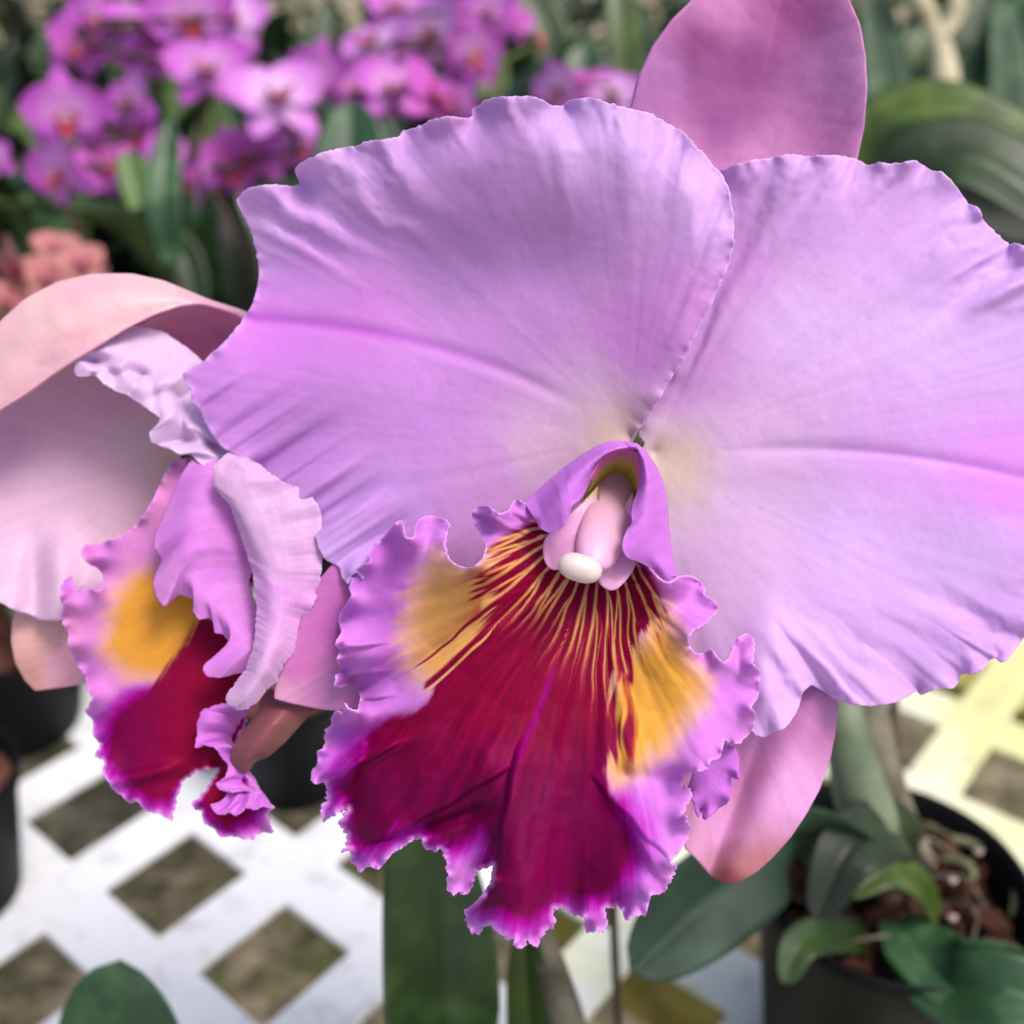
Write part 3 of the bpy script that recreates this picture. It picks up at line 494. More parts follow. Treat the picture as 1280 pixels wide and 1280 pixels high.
def lipcol(x, y, r, t, mm):
    st_ = streak(t, r, 150, 8); one = np.ones(x.shape + (3,))
    c = mix(s2l((206, 130, 216)) * one, s2l((186, 88, 190)) * one, np.clip(.35 + .8 * fbm(x / 50, y / 50, 3), 0, 1) * (.5 + .5 * (x < 520)))
    jx = 9 * st_ + 7 * fbm(x / 28, y / 28, 33); pa = np.degrees(np.arctan2(x - VC[0], y - VC[1])) + 2 * fbm(x / 60, y / 60, 71, 2)
    dL, dR = sdist(x, y, YL), sdist(x, y, YR)
    c = mix(c, s2l((226, 176, 160)) * one, .8 * np.maximum(sm(-26, 6, dL + jx), sm(-26, 6, dR + jx)))
    c = mix(c, s2l(YE) * one, np.maximum(.85 * sm(-22, 30, dL + jx), sm(-22, 28, dR + jx)))
    dC = sdist(x, y, CRP)
    dx = x - VC[0]; dy = y - VC[1]; rho = np.hypot(dx, dy); ph = np.degrees(np.arctan2(dx, dy))   # 0 = straight down, + right
    low = sm(930, 1010, y + .25 * (x - 560)) * (1 - sm(-30, 10, dR)) * (1 - sm(-20, 10, dL))
    low = np.maximum(low, (1 - sm(470, 520, x)) * sm(880, 930, y))
    crim = mix(s2l((126, 0, 52)) * one, s2l((106, 0, 66)) * one, sm(880, 1010, y)); crim = mix(crim, s2l((142, 0, 92)) * one, np.clip(fbm(x / 45, y / 90, 31) * 1.2, 0, 1) * sm(850, 980, y))
    c = mix(c, s2l((186, 70, 196)) * one, low * sm(-42, -14, dC + 1.1 * jx))
    c = mix(c, s2l((158, 0, 142)) * one, low * sm(-27, -4, dC + 1.1 * jx))
    rayj = (20 * n1(pa / 2.3, 12) + 16 * n1(pa / 1.1, 14) + 8 * n1(pa / .5, 15)) * np.maximum(sm(-20, 10, dL), sm(-20, 10, dR))
    c = mix(c, crim, sm(-9, 7, dC + jx * (.5 + .5 * low) + rayj))
    wv = 2.6 * fbm(x / 75, y / 75, 71, 2) + .35 * fbm(x / 18, y / 18, 73, 2)
    p_ = ph + wv
    def lines(pp, per, wpx, off):
        u = (pp / per + off); d = np.abs(u - np.floor(u) - .5) * 2
        i = np.floor(u); dpx = (1 - d) * per / 2 * np.pi / 180 * rho
        ww = wpx * (.7 + .6 * hsh(i, 5))
        return 1 - sm(ww * .5, ww * 1.3, dpx), i
    l1, i1 = lines(p_, 7.6, 2.0, .0)
    i0 = np.floor(p_ / 7.6 + .5)
    l2, i2 = lines(p_ + 3.6 * np.exp(-(rho - 85 - 40 * hsh(i0, 3)) / 30.) * np.sign(hsh(i0, 9) - .5), 7.6, 1.6, .5)
    l2 = l2 * sm(80, 100, rho - 40 * hsh(i0, 3))
    l3, i3 = lines(p_ + 1.9, 3.8, 1.2, .25); l3 = l3 * sm(150, 190, rho + 50 * (hsh(i3, 6) - .5)) * .5
    ll = np.maximum(np.maximum(l1, l2), l3)
    ext = np.interp(ph, [-100, -70, -50, -30, -10, 10, 25, 45, 90], [205, 215, 225, 210, 215, 290, 290, 220, 140])
    fade = 1 - sm(.6, 1.05, rho / (ext + 50 * (hsh(i1, 8) - .5)))
    yl = mix(s2l((230, 180, 134)) * one, s2l((224, 164, 92)) * one, sm(80, 150, rho))
    c = mix(c, yl, ll * fade * .85 * sm(-8, 4, dC))
    # crimson rays reaching out over the yellow
    ray = np.clip(n1(p_ / 2.1, 12) * 1.3 + .1, 0, 1) * sm(-46, -4, np.where(rho < 330, dC, -99)) * (1 - sm(-6, 2, dC)) * np.maximum(sm(-6, 10, dL), sm(-6, 10, dR))
    c = mix(c, s2l((150, 40, 36)) * one, ray * .75)
    # magenta centre vein
    mx_ = 640 + (x * 0) + np.where(y < 960, (960 - y) * .30 + 20 * np.sin((960 - y) / 80.), 0) * .9
    g_ = np.exp(-((x - mx_) / 5.) ** 2) * sm(820, 860, y) * (1 - sm(930, 990, y)) * .6
    c = mix(c, s2l((150, 0, 130)) * np.ones_like(c), g_)
    hair = np.abs(n1(pa / .9 + .3 * fbm(x / 40, y / 40, 5), 88)); c = c * (1 + (.22 * sm(.5, .7, hair) - .06) * sm(5, 20, dC) * sm(120, 200, rho))[..., None]
    c = c * (1 + .10 * streak(t, r, 160, 8) + .06 * fbm(x / 14, y / 14, 9))[..., None]
    pale = s2l((222, 150, 236)) * np.ones_like(c)
    c = mix(c, pale, .55 * sm(.982, .997, r))
    gl = c.mean(-1, keepdims=True); dk = 1 - sm(.10, .28, gl); c = np.where(True, c * (1 - dk * np.array([0, .8, .12])), c)
    return np.clip(c, 0, 1)
def stepline(x, y, p0, p1, h, w_, dec):
    "one flap of tissue overlapping the next along a line"
    p0 = np.array(p0, float); d = np.array(p1, float) - p0; L_ = np.hypot(*d); d /= L_
    a = (x - p0[0]) * d[0] + (y - p0[1]) * d[1]; q = (x - p0[0]) * -d[1] + (y - p0[1]) * d[0]
    q = q + 4 * n1(a / 30., 3)
    return h * sm(-w_, w_, q) * np.exp(-np.maximum(q, 0) / dec) * sm(-15, 25, a) * (1 - sm(L_ - 25, L_ + 15, a))
def lipz(x, y, r, t):
    z = -14 * sm(40, 330, 690 - x) ** 1.2 - 4 * sm(120, 220, x - 750)
    z = z + 5.5 * np.exp(-((x - 655) / 36.) ** 2) * sm(960, 1120, y)           # the standing central fold
    z = z + stepline(x, y, (612, 1120), (650, 930), 2.6, 5, 30) + stepline(x, y, (868, 1110), (742, 970), 1.5, 4, 40)
    z = z + stepline(x, y, (430, 1010), (470, 905), -2.0, 5, 20) + stepline(x, y, (640, 960), (468, 1052), 2.5, 4, 18) + stepline(x, y, (600, 1010), (500, 1055), -2.0, 5, 16)
    z = z + stepline(x, y, (480, 806), (415, 812), 2.6, 3, 12) + stepline(x, y, (480, 842), (415, 846), 2.8, 3, 12) + stepline(x, y, (490, 872), (425, 878), 2.6, 3, 14)
    z = z + stepline(x, y, (500, 930), (395, 985), 3.2, 3, 16)
    z = z - 4.0 * np.exp(-((x - 590) / 26.) ** 2) * sm(950, 1060, y)
    z = z - 3.0 * np.exp(-((x - 715) / 26.) ** 2) * sm(1020, 1120, y)
    q = (y - 1035) + (x - 540) * .33; z = z - 2.2 * np.exp(-(q / 9.) ** 2) * sm(440, 480, x) * (1 - sm(590, 640, x))
    q = (y - 962) + (x - 420) * .40; z = z + 3.0 * np.exp(-(q / 12.) ** 2) * (1 - sm(480, 560, x))
    q = (x - 800) - (y - 1050) * .62; z = z + 2.4 * sm(-14, 2, q) * sm(980, 1020, y) * (1 - sm(5, 40, q))
    q = (y - 800); z = z + 1.6 * np.sin(y / 11.5) * (1 - sm(440, 540, x)) * sm(740, 780, y) * (1 - sm(890, 930, y))
    z = z - 1.6 * np.exp(-((y - 968 - (x - 760) * .12) / 14.) ** 2) * sm(745, 790, x)
    z = z + .5 * n1(np.degrees(np.arctan2(x - 745, y - 700)) / 3.2 + .6 * fbm(x / 60, y / 60, 2), 77) * sm(.35, .7, r) + .9 * n1(np.degrees(np.arctan2(x - 745, y - 700)) / 7.5 + fbm(x / 80, y / 80, 12), 79) * sm(.5, .8, r)
    return z
lip = fan("lip", (748, 690), -9, lip_out, M_LIP, fl, lipcol, .217, teeth=lambda x, y: 1.4 + 3.2 * sm(880, 960, y), rim=(228, 170, 240), tfreq=.24, pz=1.0, bulge=8, ruffle=2.0, rfreq=.055, und=1.5, gain=1.9, seed=81, presm=.9, step=1.5, bstep=1.5, reach=34., extra=lipz, thick=.00035)
# second frill behind the right margin
fr = [(880, 930, 0), (918, 932, 1), (923, 945, 0), (924, 960, 2), (923, 975, 3), (914, 970, 0), (915, 985, 1), (912, 1002, 3), (900, 1008, 0), (893, 1017, 2), (880, 1026, 3), (876, 1010, -1), (874, 1024, 3), (866, 1005, 1), (860, 985, 0)]
def frcol(x, y, r, t, mm): 
    c = s2l((192, 110, 206)) * np.ones(x.shape + (3,)); return c * (1 + .15 * streak(t, r, 60, 4))[..., None]
fan("rear_frill", (845, 930), 3, fr, M_LIP, lip, frcol, .217, teeth=1.2, bulge=1, ruffle=1.4, rfreq=.06, seed=83, thick=.00035)
# rolled side lobes hugging the column
def flapcol(a, b_, rim):
    def f(x, y, v, u, mm):
        c = mix(s2l(a) * np.ones(x.shape + (3,)), s2l(b_) * np.ones(x.shape + (3,)), v)
        c = c * (1 + .07 * fbm(x / 12, y / 12, 4) + .05 * n1(u * 60, 3))[..., None]
        return mix(c, s2l(rim) * np.ones_like(c), .6 * sm(.97, .995, v))
    return f
lf_out = [(786, 553, 6), (775, 552, 6), (762, 553, 6), (745, 559, 5), (724, 572, 4), (702, 588, 3), (684, 604, 3), (668, 618, 2), (655, 629, 2)]
lf_mid = [(785, 558, 11), (772, 560, 12), (755, 566, 12), (735, 580, 12), (715, 598, 12), (700, 615, 12), (690, 630, 11), (678, 642, 9), (665, 643, 7)]
lf_in = [(783, 562, 9), (770, 562, 9), (752, 571, 9), (741, 586, 9), (735, 603, 10), (729, 618, 11), (722, 627, 12), (714, 632, 13), (711, 645, 13), (706, 656, 13), (698, 663, 12), (688, 667, 11), (677, 661, 10), (671, 650, 8)]
loft("side_lobe", [lf_out, lf_mid, lf_in], M_LIP, lip, flapcol((208, 132, 222), (196, 116, 212), (224, 160, 238)), 160, 50, .217, thick=.0004)
rf_out = [(782, 553, 6), (796, 555, 6), (808, 566, 5), (820, 584, 4), (829, 606, 3), (834, 630, 3), (835, 660, 3), (838, 690, 3), (845, 722, 3)]
rf_mid = [(784, 557, 11), (797, 559, 12), (806, 575, 13), (812, 600, 13), (813, 625, 13), (812, 650, 13), (812, 672, 12), (820, 695, 10), (838, 722, 7)]
rf_in = [(784, 562, 9), (798, 560, 9), (802, 580, 9), (801, 603, 10), (797, 616, 11), (791, 632, 12), (789, 644, 13), (791, 655, 13), (783, 664, 14), (778, 676, 15), (778, 688, 15), (784, 698, 14), (797, 701, 12), (810, 706, 10), (820, 718, 8), (832, 733, 7)]
loft("side_lobe", [rf_out, rf_mid, rf_in], M_LIP, lip, flapcol((204, 126, 216), (198, 118, 212), (224, 160, 238)), 170, 50, .217, thick=.0004)
def thrcol(x, y, v, u, mm):
    return mix(s2l((206, 112, 168)) * np.ones(x.shape + (3,)), s2l((190, 176, 84)) * np.ones(x.shape + (3,)), sm(.15, .6, v))
loft("throat", [[(735, 600, 10), (752, 572, 9), (772, 562, 9), (785, 561, 8), (798, 563, 9), (803, 590, 9), (800, 620, 10)], [(738, 606, 6), (755, 584, 5), (772, 576, 4), (783, 576, 4), (792, 582, 5), (798, 605, 6), (800, 635, 6)], [(715, 655, -4), (735, 625, -5), (755, 602, -6), (770, 596, -6), (785, 605, -6), (800, 640, -6), (808, 690, -5)]], M_LIP, lip, thrcol, 60, 24, .217)

# column and its parts
def ctube(name, pts, mat, parent, colr, n_=70, seg=40, seed=1):
    "pts: (px, py, z_mm, half width px, half thickness px)"
    A = np.array(pts, float); t = np.linspace(0, len(A) - 1, n_); Q = np.zeros((n_, 5)); m_ = len(A)
    for k, x in enumerate(t):
        i = min(int(x), m_ - 2); f = x - i; p1, p2 = A[i], A[i + 1]; p0 = A[i - 1] if i else 2 * p1 - p2; p3 = A[i + 2] if i + 2 < m_ else 2 * p2 - p1
        Q[k] = .5 * (2 * p1 + (p2 - p0) * f + (2 * p0 - 5 * p1 + 4 * p2 - p3) * f * f + (3 * p1 - p0 - 3 * p2 + p3) * f ** 3)
    T = np.gradient(Q[:, :2], axis=0); T /= np.linalg.norm(T, axis=1)[:, None] + 1e-9; N = np.c_[-T[:, 1], T[:, 0]]
    th = np.linspace(0, 2 * np.pi, seg, endpoint=False)
    px = Q[:, 0, None] + N[:, 0, None] * Q[:, 3, None] * np.cos(th); py = Q[:, 1, None] + N[:, 1, None] * Q[:, 3, None] * np.cos(th)
    z = Q[:, 2, None] + Q[:, 4, None] * np.sin(th) * .158
    c = np.stack([s2l(colr[0])[k] * (1 - sm(.0, 1, t / (m_ - 1)))[:, None] + s2l(colr[1])[k] * sm(0, 1, t / (m_ - 1))[:, None] + 0 * px for k in range(3)], -1)
    c = c * (1 + .04 * fbm(px / 15, py / 15, seed))[..., None]
    return grid_obj(name, wp(px, py, .217 - z / 1000), mat, parent, c, closed=True)
column = ctube("column", [(776, 572, -6, 1, 1), (775, 575, -6, 14, 10), (770, 600, -3, 25, 14), (764, 630, 2, 30, 20), (756, 660, 6, 31, 24), (748, 685, 9, 29, 25), (742, 705, 11, 21, 20), (740, 716, 11, 8, 10), (740, 719, 10, .5, .5)], M_COLUMN, fl, ((206, 160, 168), (228, 172, 214)), seed=3)
def wcol(x, y, r, t, mm): 
    c = s2l((216, 152, 200)) * np.ones(x.shape + (3,)); c = mix(c, s2l((200, 186, 120)) * np.ones_like(c), 1 - sm(605, 640, y)); return c * (1 + .05 * fbm(x / 14, y / 14, 2))[..., None]
fan("column_wing", (758, 612), 1, [(748, 606, 2), (728, 628, 4), (708, 645, 6), (690, 662, 6), (680, 675, 5), (679, 690, 5), (681, 703, 6), (688, 712, 7), (697, 714, 8), (704, 706, 9), (716, 694, 10), (735, 690, 10), (755, 680, 8)], M_COLUMN, column, wcol, .217, teeth=0, bulge=3, seed=91, thick=.0009, presm=2.5)
fan("column_wing", (772, 612), 1, [(764, 650, 6), (752, 690, 8), (747, 712, 9), (748, 728, 9), (754, 735, 9), (763, 739, 9), (772, 737, 9), (786, 722, 8), (797, 702, 7), (800, 680, 5), (797, 650, 4), (790, 615, 2)], M_COLUMN, column, wcol, .217, teeth=0, bulge=3, seed=93, thick=.0009, presm=2.5)
ctube("anther_cap", [(698.0, 702.0, 15.5, 0.3, 0.3), (698.8, 702.2, 15.5, 4.8, 4.4), (701.2, 703.0, 15.5, 9.3, 8.5), (706.1, 704.4, 15.5, 13.6, 12.4), (714.2, 706.8, 15.5, 16.7, 15.2), (725.0, 710.0, 15.5, 17.5, 16.0), (735.8, 713.2, 15.5, 16.7, 15.2), (743.9, 715.6, 15.5, 13.6, 12.4), (748.8, 717.0, 15.5, 9.3, 8.5), (751.2, 717.8, 15.5, 4.8, 4.4), (752.0, 718.0, 15.5, 0.3, 0.3)], M_COLUMN, column, ((214, 198, 192), (220, 202, 200)), seed=9)
# green stub where petals meet, ovary and stem running back and down
tube("ovary", [V3(768, 548, .2285), V3(774, 543, .2275), V3(790, 550, .2275), V3(803, 556, .2285)], [.0006, .0017, .0018, .0008], M_LEAF, fl)
tube("pedicel", [V3(790, 552, .231), V3(795, 565, .25), V3(800, 640, .28), V3(790, 850, .33), V3(760, 1150, .42)], [.003, .0028, .0026, .003], M_STEM, fl)

# ------------------------------------------------------------------ the second cattleya, left
f2 = empty("cattleya_flower", V3(225, 575, .262), "paler orchid flower seen sideways at the left edge, hooded pink sepal over a crimson lip", "orchid flower")
def flat(c0, seed=1, a=.06, c1=None, edge=None):
    def f(x, y, r, t, mm):
        c = s2l(c0) * np.ones(x.shape + (3,))
        if c1: c = mix(c, s2l(c1) * np.ones_like(c), np.clip(.5 + .7 * fbm(x / 45, y / 45, seed), 0, 1))
        c = c * (1 + a * streak(t, r, 50, seed) + a * fbm(x / 20, y / 20, seed + 2))[..., None]
        if edge: c = mix(c, s2l(edge) * np.ones_like(c), .6 * sm(.97, .995, r))
        return c
    return f
# hooded dorsal sepal: outer face, then its shaded underside
loft("sepal", [[(318, 400, -8), (306, 391, -8), (285, 384, -7), (262, 377, -6), (236, 366, -5), (205, 353, -4), (165, 344, -3), (115, 344, -2), (72, 354, -1), (32, 375, 0), (2, 402, 0), (-25, 440, 0), (-60, 520, 0)],
   [(316, 405, -5), (300, 391, -4), (280, 385, -2), (256, 379, 0), (225, 373, 3), (190, 368, 5), (150, 370, 7), (110, 380, 8), (75, 398, 8), (42, 425, 7), (12, 460, 6), (-15, 500, 5), (-50, 560, 3)],
   [(314, 408, -4), (296, 392, -2), (276, 385, 0), (255, 379, 2), (225, 383, 4), (195, 393, 6), (160, 410, 7), (125, 432, 8), (95, 450, 8), (65, 470, 7), (35, 492, 6), (0, 513, 5), (-40, 545, 3)]], M_SEPAL, f2,
   flat((222, 168, 184), 5, .05, (230, 188, 188), (216, 140, 190)), 160, 50, .245, thick=.0009, und=.5)
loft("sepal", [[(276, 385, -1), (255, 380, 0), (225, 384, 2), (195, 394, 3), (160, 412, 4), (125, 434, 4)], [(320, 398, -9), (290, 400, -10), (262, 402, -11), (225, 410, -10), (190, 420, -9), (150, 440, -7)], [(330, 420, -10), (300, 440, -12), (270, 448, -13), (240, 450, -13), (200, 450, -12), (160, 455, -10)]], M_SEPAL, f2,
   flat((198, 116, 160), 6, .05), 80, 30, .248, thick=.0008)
lp = [(225, 500, -4), (200, 440, -6), (120, 410, -6), (20, 410, -5), (-80, 450, -4), (-160, 540, -2), (-170, 620, 0), (-120, 700, 1), (-50, 745, 2), (0, 753, 3), (12, 760, 4), (25, 765, 2), (38, 768, 3), (50, 775, 4), (62, 776, 3), (75, 775, 4), (82, 772, 2), (110, 760, 0), (180, 720, -2), (225, 640, -3)]
fan("petal", (222, 575), -8, lp, M_PETAL, f2, lilac([(100, 500, 204, 170, 200), (60, 600, 208, 176, 208), (150, 620, 210, 178, 204), (40, 700, 216, 186, 222), (100, 730, 220, 190, 226), (0, 560, 200, 160, 198), (180, 560, 206, 180, 196)], (235, 575), (176, 130, 180), 17, edge=(220, 190, 236)), .252, teeth=1, sig=.05, bulge=-2.5, ruffle=1.2, rfreq=.03, und=1, seed=17, midrib=(.41, .012, 1.2),
    extra=lambda x, y, r, t: 4 * np.exp(-((x - 75) / 22.) ** 2) * sm(640, 720, y) - 3 * np.exp(-((x - 45) / 16.) ** 2) * sm(640, 740, y))
# near petal seen edge-on: frilled upper margin, then the lower blade
PL = flat((226, 196, 230), 21, .05, (220, 186, 224), (236, 212, 242))
loft("petal", [[(110, 432, 2), (130, 418, 1), (160, 405, 0), (205, 415, -2), (240, 440, -3), (262, 460, -4), (275, 520, -4), (300, 560, -3), (322, 585, -2)],
   [(102, 440, 4), (130, 438, 5), (165, 440, 4), (195, 462, 2), (225, 470, 4), (232, 495, 1), (250, 530, 5), (285, 560, 4), (312, 582, 1)],
   [(97, 446, 5), (118, 452, 1), (150, 458, 6), (178, 470, 1), (200, 480, 6), (222, 500, 2), (236, 535, 8), (268, 560, 2), (300, 578, 6)],
   [(95, 452, 5), (112, 460, 7), (140, 468, 3), (170, 480, 8), (195, 498, 4), (212, 520, 9), (230, 550, 3), (258, 566, 9), (293, 585, 4)],
   [(93, 464, 5), (97, 471, 6), (108, 471, 7), (118, 467, 5), (128, 478, 7), (142, 488, 5), (160, 494, 8), (180, 508, 5), (202, 524, 8), (196, 534, 9), (186, 541, 9), (188, 552, 8), (200, 558, 6), (212, 560, 9), (224, 568, 9), (236, 566, 6), (248, 578, 8), (262, 587, 9), (270, 582, 9)]],
   M_PETAL, f2, PL, 260, 90, .243, teeth=.8, thick=.0004, und=1., ruffle=.3, rfreq=.14, seed=23, psm=2)
def bladecol(x, y, v, u, mm):
    c = mix(s2l((214, 172, 214)) * np.ones(x.shape + (3,)), s2l((224, 168, 226)) * np.ones(x.shape + (3,)), sm(.3, .6, u) * (1 - sm(.6, .9, u)))
    mid = np.exp(-((u - .52 - .08 * (v - .5)) / .025) ** 2) * .35
    c = mix(c, s2l((198, 110, 200)) * np.ones_like(c), mid); c = c * (1 + .06 * fbm(x / 20, y / 20, 6) + .05 * n1(v * 40 + u * 3, 2))[..., None]
    return mix(c, s2l((228, 200, 240)) * np.ones_like(c), .6 * sm(.97, .995, v))
loft("petal", [[(300, 572, 6), (285, 566, 7), (276, 573, 8), (267, 586, 9), (267, 604, 9), (274, 616, 8), (286, 628, 7), (297, 656, 6), (308, 688, 6), (316, 715, 6), (321, 745, 6), (321, 775, 7), (317, 810, 8), (307, 838, 9), (292, 858, 10), (282, 872, 11), (284, 881, 11)],
   [(308, 572, 7), (305, 575, 8), (303, 583, 9), (300, 600, 9), (306, 625, 9), (318, 650, 9), (330, 680, 9), (342, 710, 9), (346, 740, 9), (346, 770, 10), (342, 800, 11), (332, 828, 13), (318, 850, 13), (306, 868, 13), (296, 884, 12)],
   [(315, 578, 5), (322, 580, 6), (335, 590, 6), (348, 600, 7), (361, 605, 6), (376, 610, 5), (389, 620, 6), (398, 632, 6), (402, 645, 5), (403, 668, 6), (404, 692, 5), (401, 715, 6), (399, 740, 5), (390, 758, 7), (385, 778, 5), (374, 792, 7), (370, 812, 7), (356, 828, 8), (348, 842, 8), (346, 852, 9), (332, 862, 9), (322, 876, 10), (310, 886, 11), (298, 887, 11), (284, 881, 11)]],
   M_PETAL, f2, bladecol, 260, 60, .236, teeth=1.6, thick=.0004, und=1.2, seed=27, psm=1.2)
# lip of the second flower
l2 = [(240, 572, 0), (222, 574, 1), (212, 582, 2), (203, 600, 3), (190, 625, 3), (172, 655, 3), (155, 668, 4), (138, 674, 5), (128, 680, 3), (105, 681, 2), (101, 690, 3), (106, 702, 5), (120, 708, 4), (128, 716, 3), (131, 730, 4), (124, 737, 6), (108, 735, 4), (98, 742, 4), (88, 720, 2), (78, 728, 3), (75, 745, 5), (80, 762, 3), (77, 778, 5), (86, 790, 3), (84, 808, 5), (94, 822, 3), (98, 835, 5), (108, 845, 3), (108, 862, 5), (116, 872, 4), (106, 888, 6), (117, 900, 4), (116, 918, 6), (126, 930, 4), (118, 945, 6), (132, 952, 5), (127, 965, 8), (140, 985, 7), (150, 993, 9), (158, 1002, 7), (172, 1003, 9), (182, 1014, 7), (196, 1016, 9), (206, 1021, 8), (216, 1027, 8), (219, 1012, 5), (221, 995, 4), (230, 975, 4), (245, 965, 4), (262, 962, 5), (274, 960, 4), (262, 980, 7), (250, 995, 9), (240, 1003, 10), (243, 1012, 8), (252, 1012, 7), (255, 1030, 9), (268, 1035, 7), (275, 1047, 9), (290, 1045, 7), (302, 1048, 9), (315, 1050, 8), (322, 1043, 9), (330, 1038, 7), (341, 1043, 9), (338, 1028, 8), (334, 1018, 9), (343, 1008, 10), (335, 1003, 8), (322, 998, 9), (322, 988, 10), (308, 985, 9), (314, 975, 10), (300, 960, 8), (292, 935, 6), (305, 910, 4), (318, 870, 2), (325, 820, 0), (320, 760, 0), (300, 680, 0), (270, 610, 0)]
p2 = [(190, 640, 208, 128, 196), (150, 690, 206, 122, 206), (120, 690, 206, 120, 210), (215, 620, 208, 138, 170), (170, 700, 206, 130, 180), (110, 750, 200, 108, 204), (150, 770, 206, 144, 84), (190, 750, 206, 150, 62), (230, 770, 196, 140, 44), (200, 800, 204, 146, 60), (170, 820, 206, 140, 80), (120, 810, 202, 118, 186), (100, 800, 198, 104, 200), (130, 860, 194, 90, 186), (170, 850, 196, 100, 110), (230, 820, 150, 50, 50), (280, 810, 130, 20, 36), (210, 850, 130, 10, 40), (240, 880, 124, 0, 32), (200, 910, 110, 0, 42), (150, 900, 150, 20, 110), (120, 900, 194, 84, 190), (160, 930, 118, 0, 60), (200, 950, 120, 0, 40), (140, 950, 182, 70, 180), (250, 930, 132, 0, 36), (280, 880, 120, 0, 34), (190, 985, 160, 4, 80), (150, 985, 196, 90, 190), (190, 1005, 192, 84, 186), (215, 1015, 190, 80, 180), (215, 970, 120, 0, 46), (290, 960, 190, 60, 150), (270, 1000, 150, 0, 70), (290, 1030, 190, 40, 160), (320, 1035, 196, 110, 206), (260, 1020, 190, 80, 180), (310, 1000, 198, 104, 206), (300, 990, 180, 50, 150)]
def l2col(x, y, r, t, mm):
    one = np.ones(x.shape + (3,)); st_ = streak(t, r, 90, 8); jx = 6 * st_ + 5 * fbm(x / 22, y / 22, 43)
    c = mix(s2l((204, 120, 208)) * one, s2l((208, 134, 186)) * one, np.clip(.5 + fbm(x / 40, y / 40, 3), 0, 1))
    dY = sdist(x, y, [(205, 708), (165, 722), (142, 765), (132, 810), (160, 846), (215, 850), (260, 800), (264, 740), (245, 722)])
    c = mix(c, s2l((220, 160, 140)) * one, .8 * sm(-24, 4, dY + jx)); c = mix(c, s2l((212, 148, 44)) * one, .95 * sm(-10, 18, dY + jx))
    dC = sdist(x, y, [(250, 770), (285, 775), (305, 830), (300, 880), (292, 960), (318, 1000), (310, 1022), (285, 1032), (262, 1015), (256, 985), (230, 968), (208, 998), (185, 994), (160, 978), (138, 945), (136, 915), (150, 888), (190, 862), (222, 820)])
    c = mix(c, s2l((176, 60, 180)) * one, sm(-28, -12, dC + 1.1 * jx) * (1 - sm(-20, 4, dY))); c = mix(c, s2l((148, 0, 126)) * one, sm(-16, -5, dC + 1.1 * jx) * (1 - sm(-20, 0, dY)))
    c = mix(c, mix(s2l((110, 0, 62)) * one, s2l((132, 0, 50)) * one, sm(150, 250, x)), sm(-6, 4, dC + jx))
    c = c * (1 + .08 * st_ + .07 * fbm(x / 12, y / 12, 9))[..., None]
    return mix(c, s2l((216, 140, 226)) * one, .5 * sm(.982, .997, r))
lip2 = fan("lip", (270, 720), 1, l2, M_LIP, f2, l2col, .243, rim=(224, 160, 236), teeth=2.6, tfreq=.3, sig=.03, pz=1, bulge=3, ruffle=1.8, rfreq=.035, und=1.2, gain=1.7, seed=101, presm=.9, step=1.7, bstep=1.6, reach=22, thick=.00035,
   extra=lambda x, y, r, t: 2.2 * np.exp(-((y - 968 + (x - 180) * .25) / 9.) ** 2) * (1 - sm(200, 240, x)) + 1.4 * np.sin(y / 9.) * (1 - sm(90, 150, x)))
# frilled right lobe edge near the curled tip
loft("frill", [[(300, 880, 6), (275, 880, 8), (252, 888, 9), (247, 900, 9), (246, 918, 9), (243, 935, 10), (255, 930, 10), (268, 934, 10), (276, 945, 9), (285, 955, 9), (282, 972, 11), (268, 980, 12), (275, 988, 11), (290, 990, 12)],
   [(312, 878, 5), (296, 884, 9), (280, 892, 7), (284, 905, 9), (276, 915, 6), (270, 922, 8), (280, 926, 6), (290, 934, 8), (293, 945, 5), (298, 955, 8), (300, 968, 9), (296, 976, 8), (302, 984, 11), (312, 990, 10)],
   [(320, 880, 2), (312, 890, 3), (300, 900, 3), (296, 915, 3), (292, 925, 3), (294, 932, 3), (298, 945, 2), (302, 955, 4), (308, 962, 5), (318, 972, 5), (322, 982, 6), (326, 988, 7), (332, 996, 8), (334, 1004, 8)]],
   M_LIP, lip2, flat((200, 112, 206), 33, .12, (206, 124, 214), (220, 150, 230)), 140, 40, .241, teeth=1.5, und=1.5, thick=.00035, seed=35)
loft("frill", [[(262, 1006, 12), (272, 1020, 13), (285, 1016, 12), (296, 1020, 13), (308, 1010, 12), (318, 1012, 13), (330, 1008, 12), (340, 1012, 11)], [(278, 1000, 11), (284, 1006, 10), (292, 1003, 12), (302, 1003, 9), (312, 1000, 11), (320, 998, 9), (328, 997, 10), (336, 1002, 9)], [(288, 985, 9), (292, 992, 9), (298, 990, 9), (306, 992, 8), (312, 988, 8), (320, 988, 8), (328, 992, 8), (334, 998, 8)]],
   M_LIP, lip2, flat((204, 116, 212), 37, .12, None, (222, 150, 232)), 80, 26, .241, teeth=1.5, und=1.5, thick=.00035, seed=39)
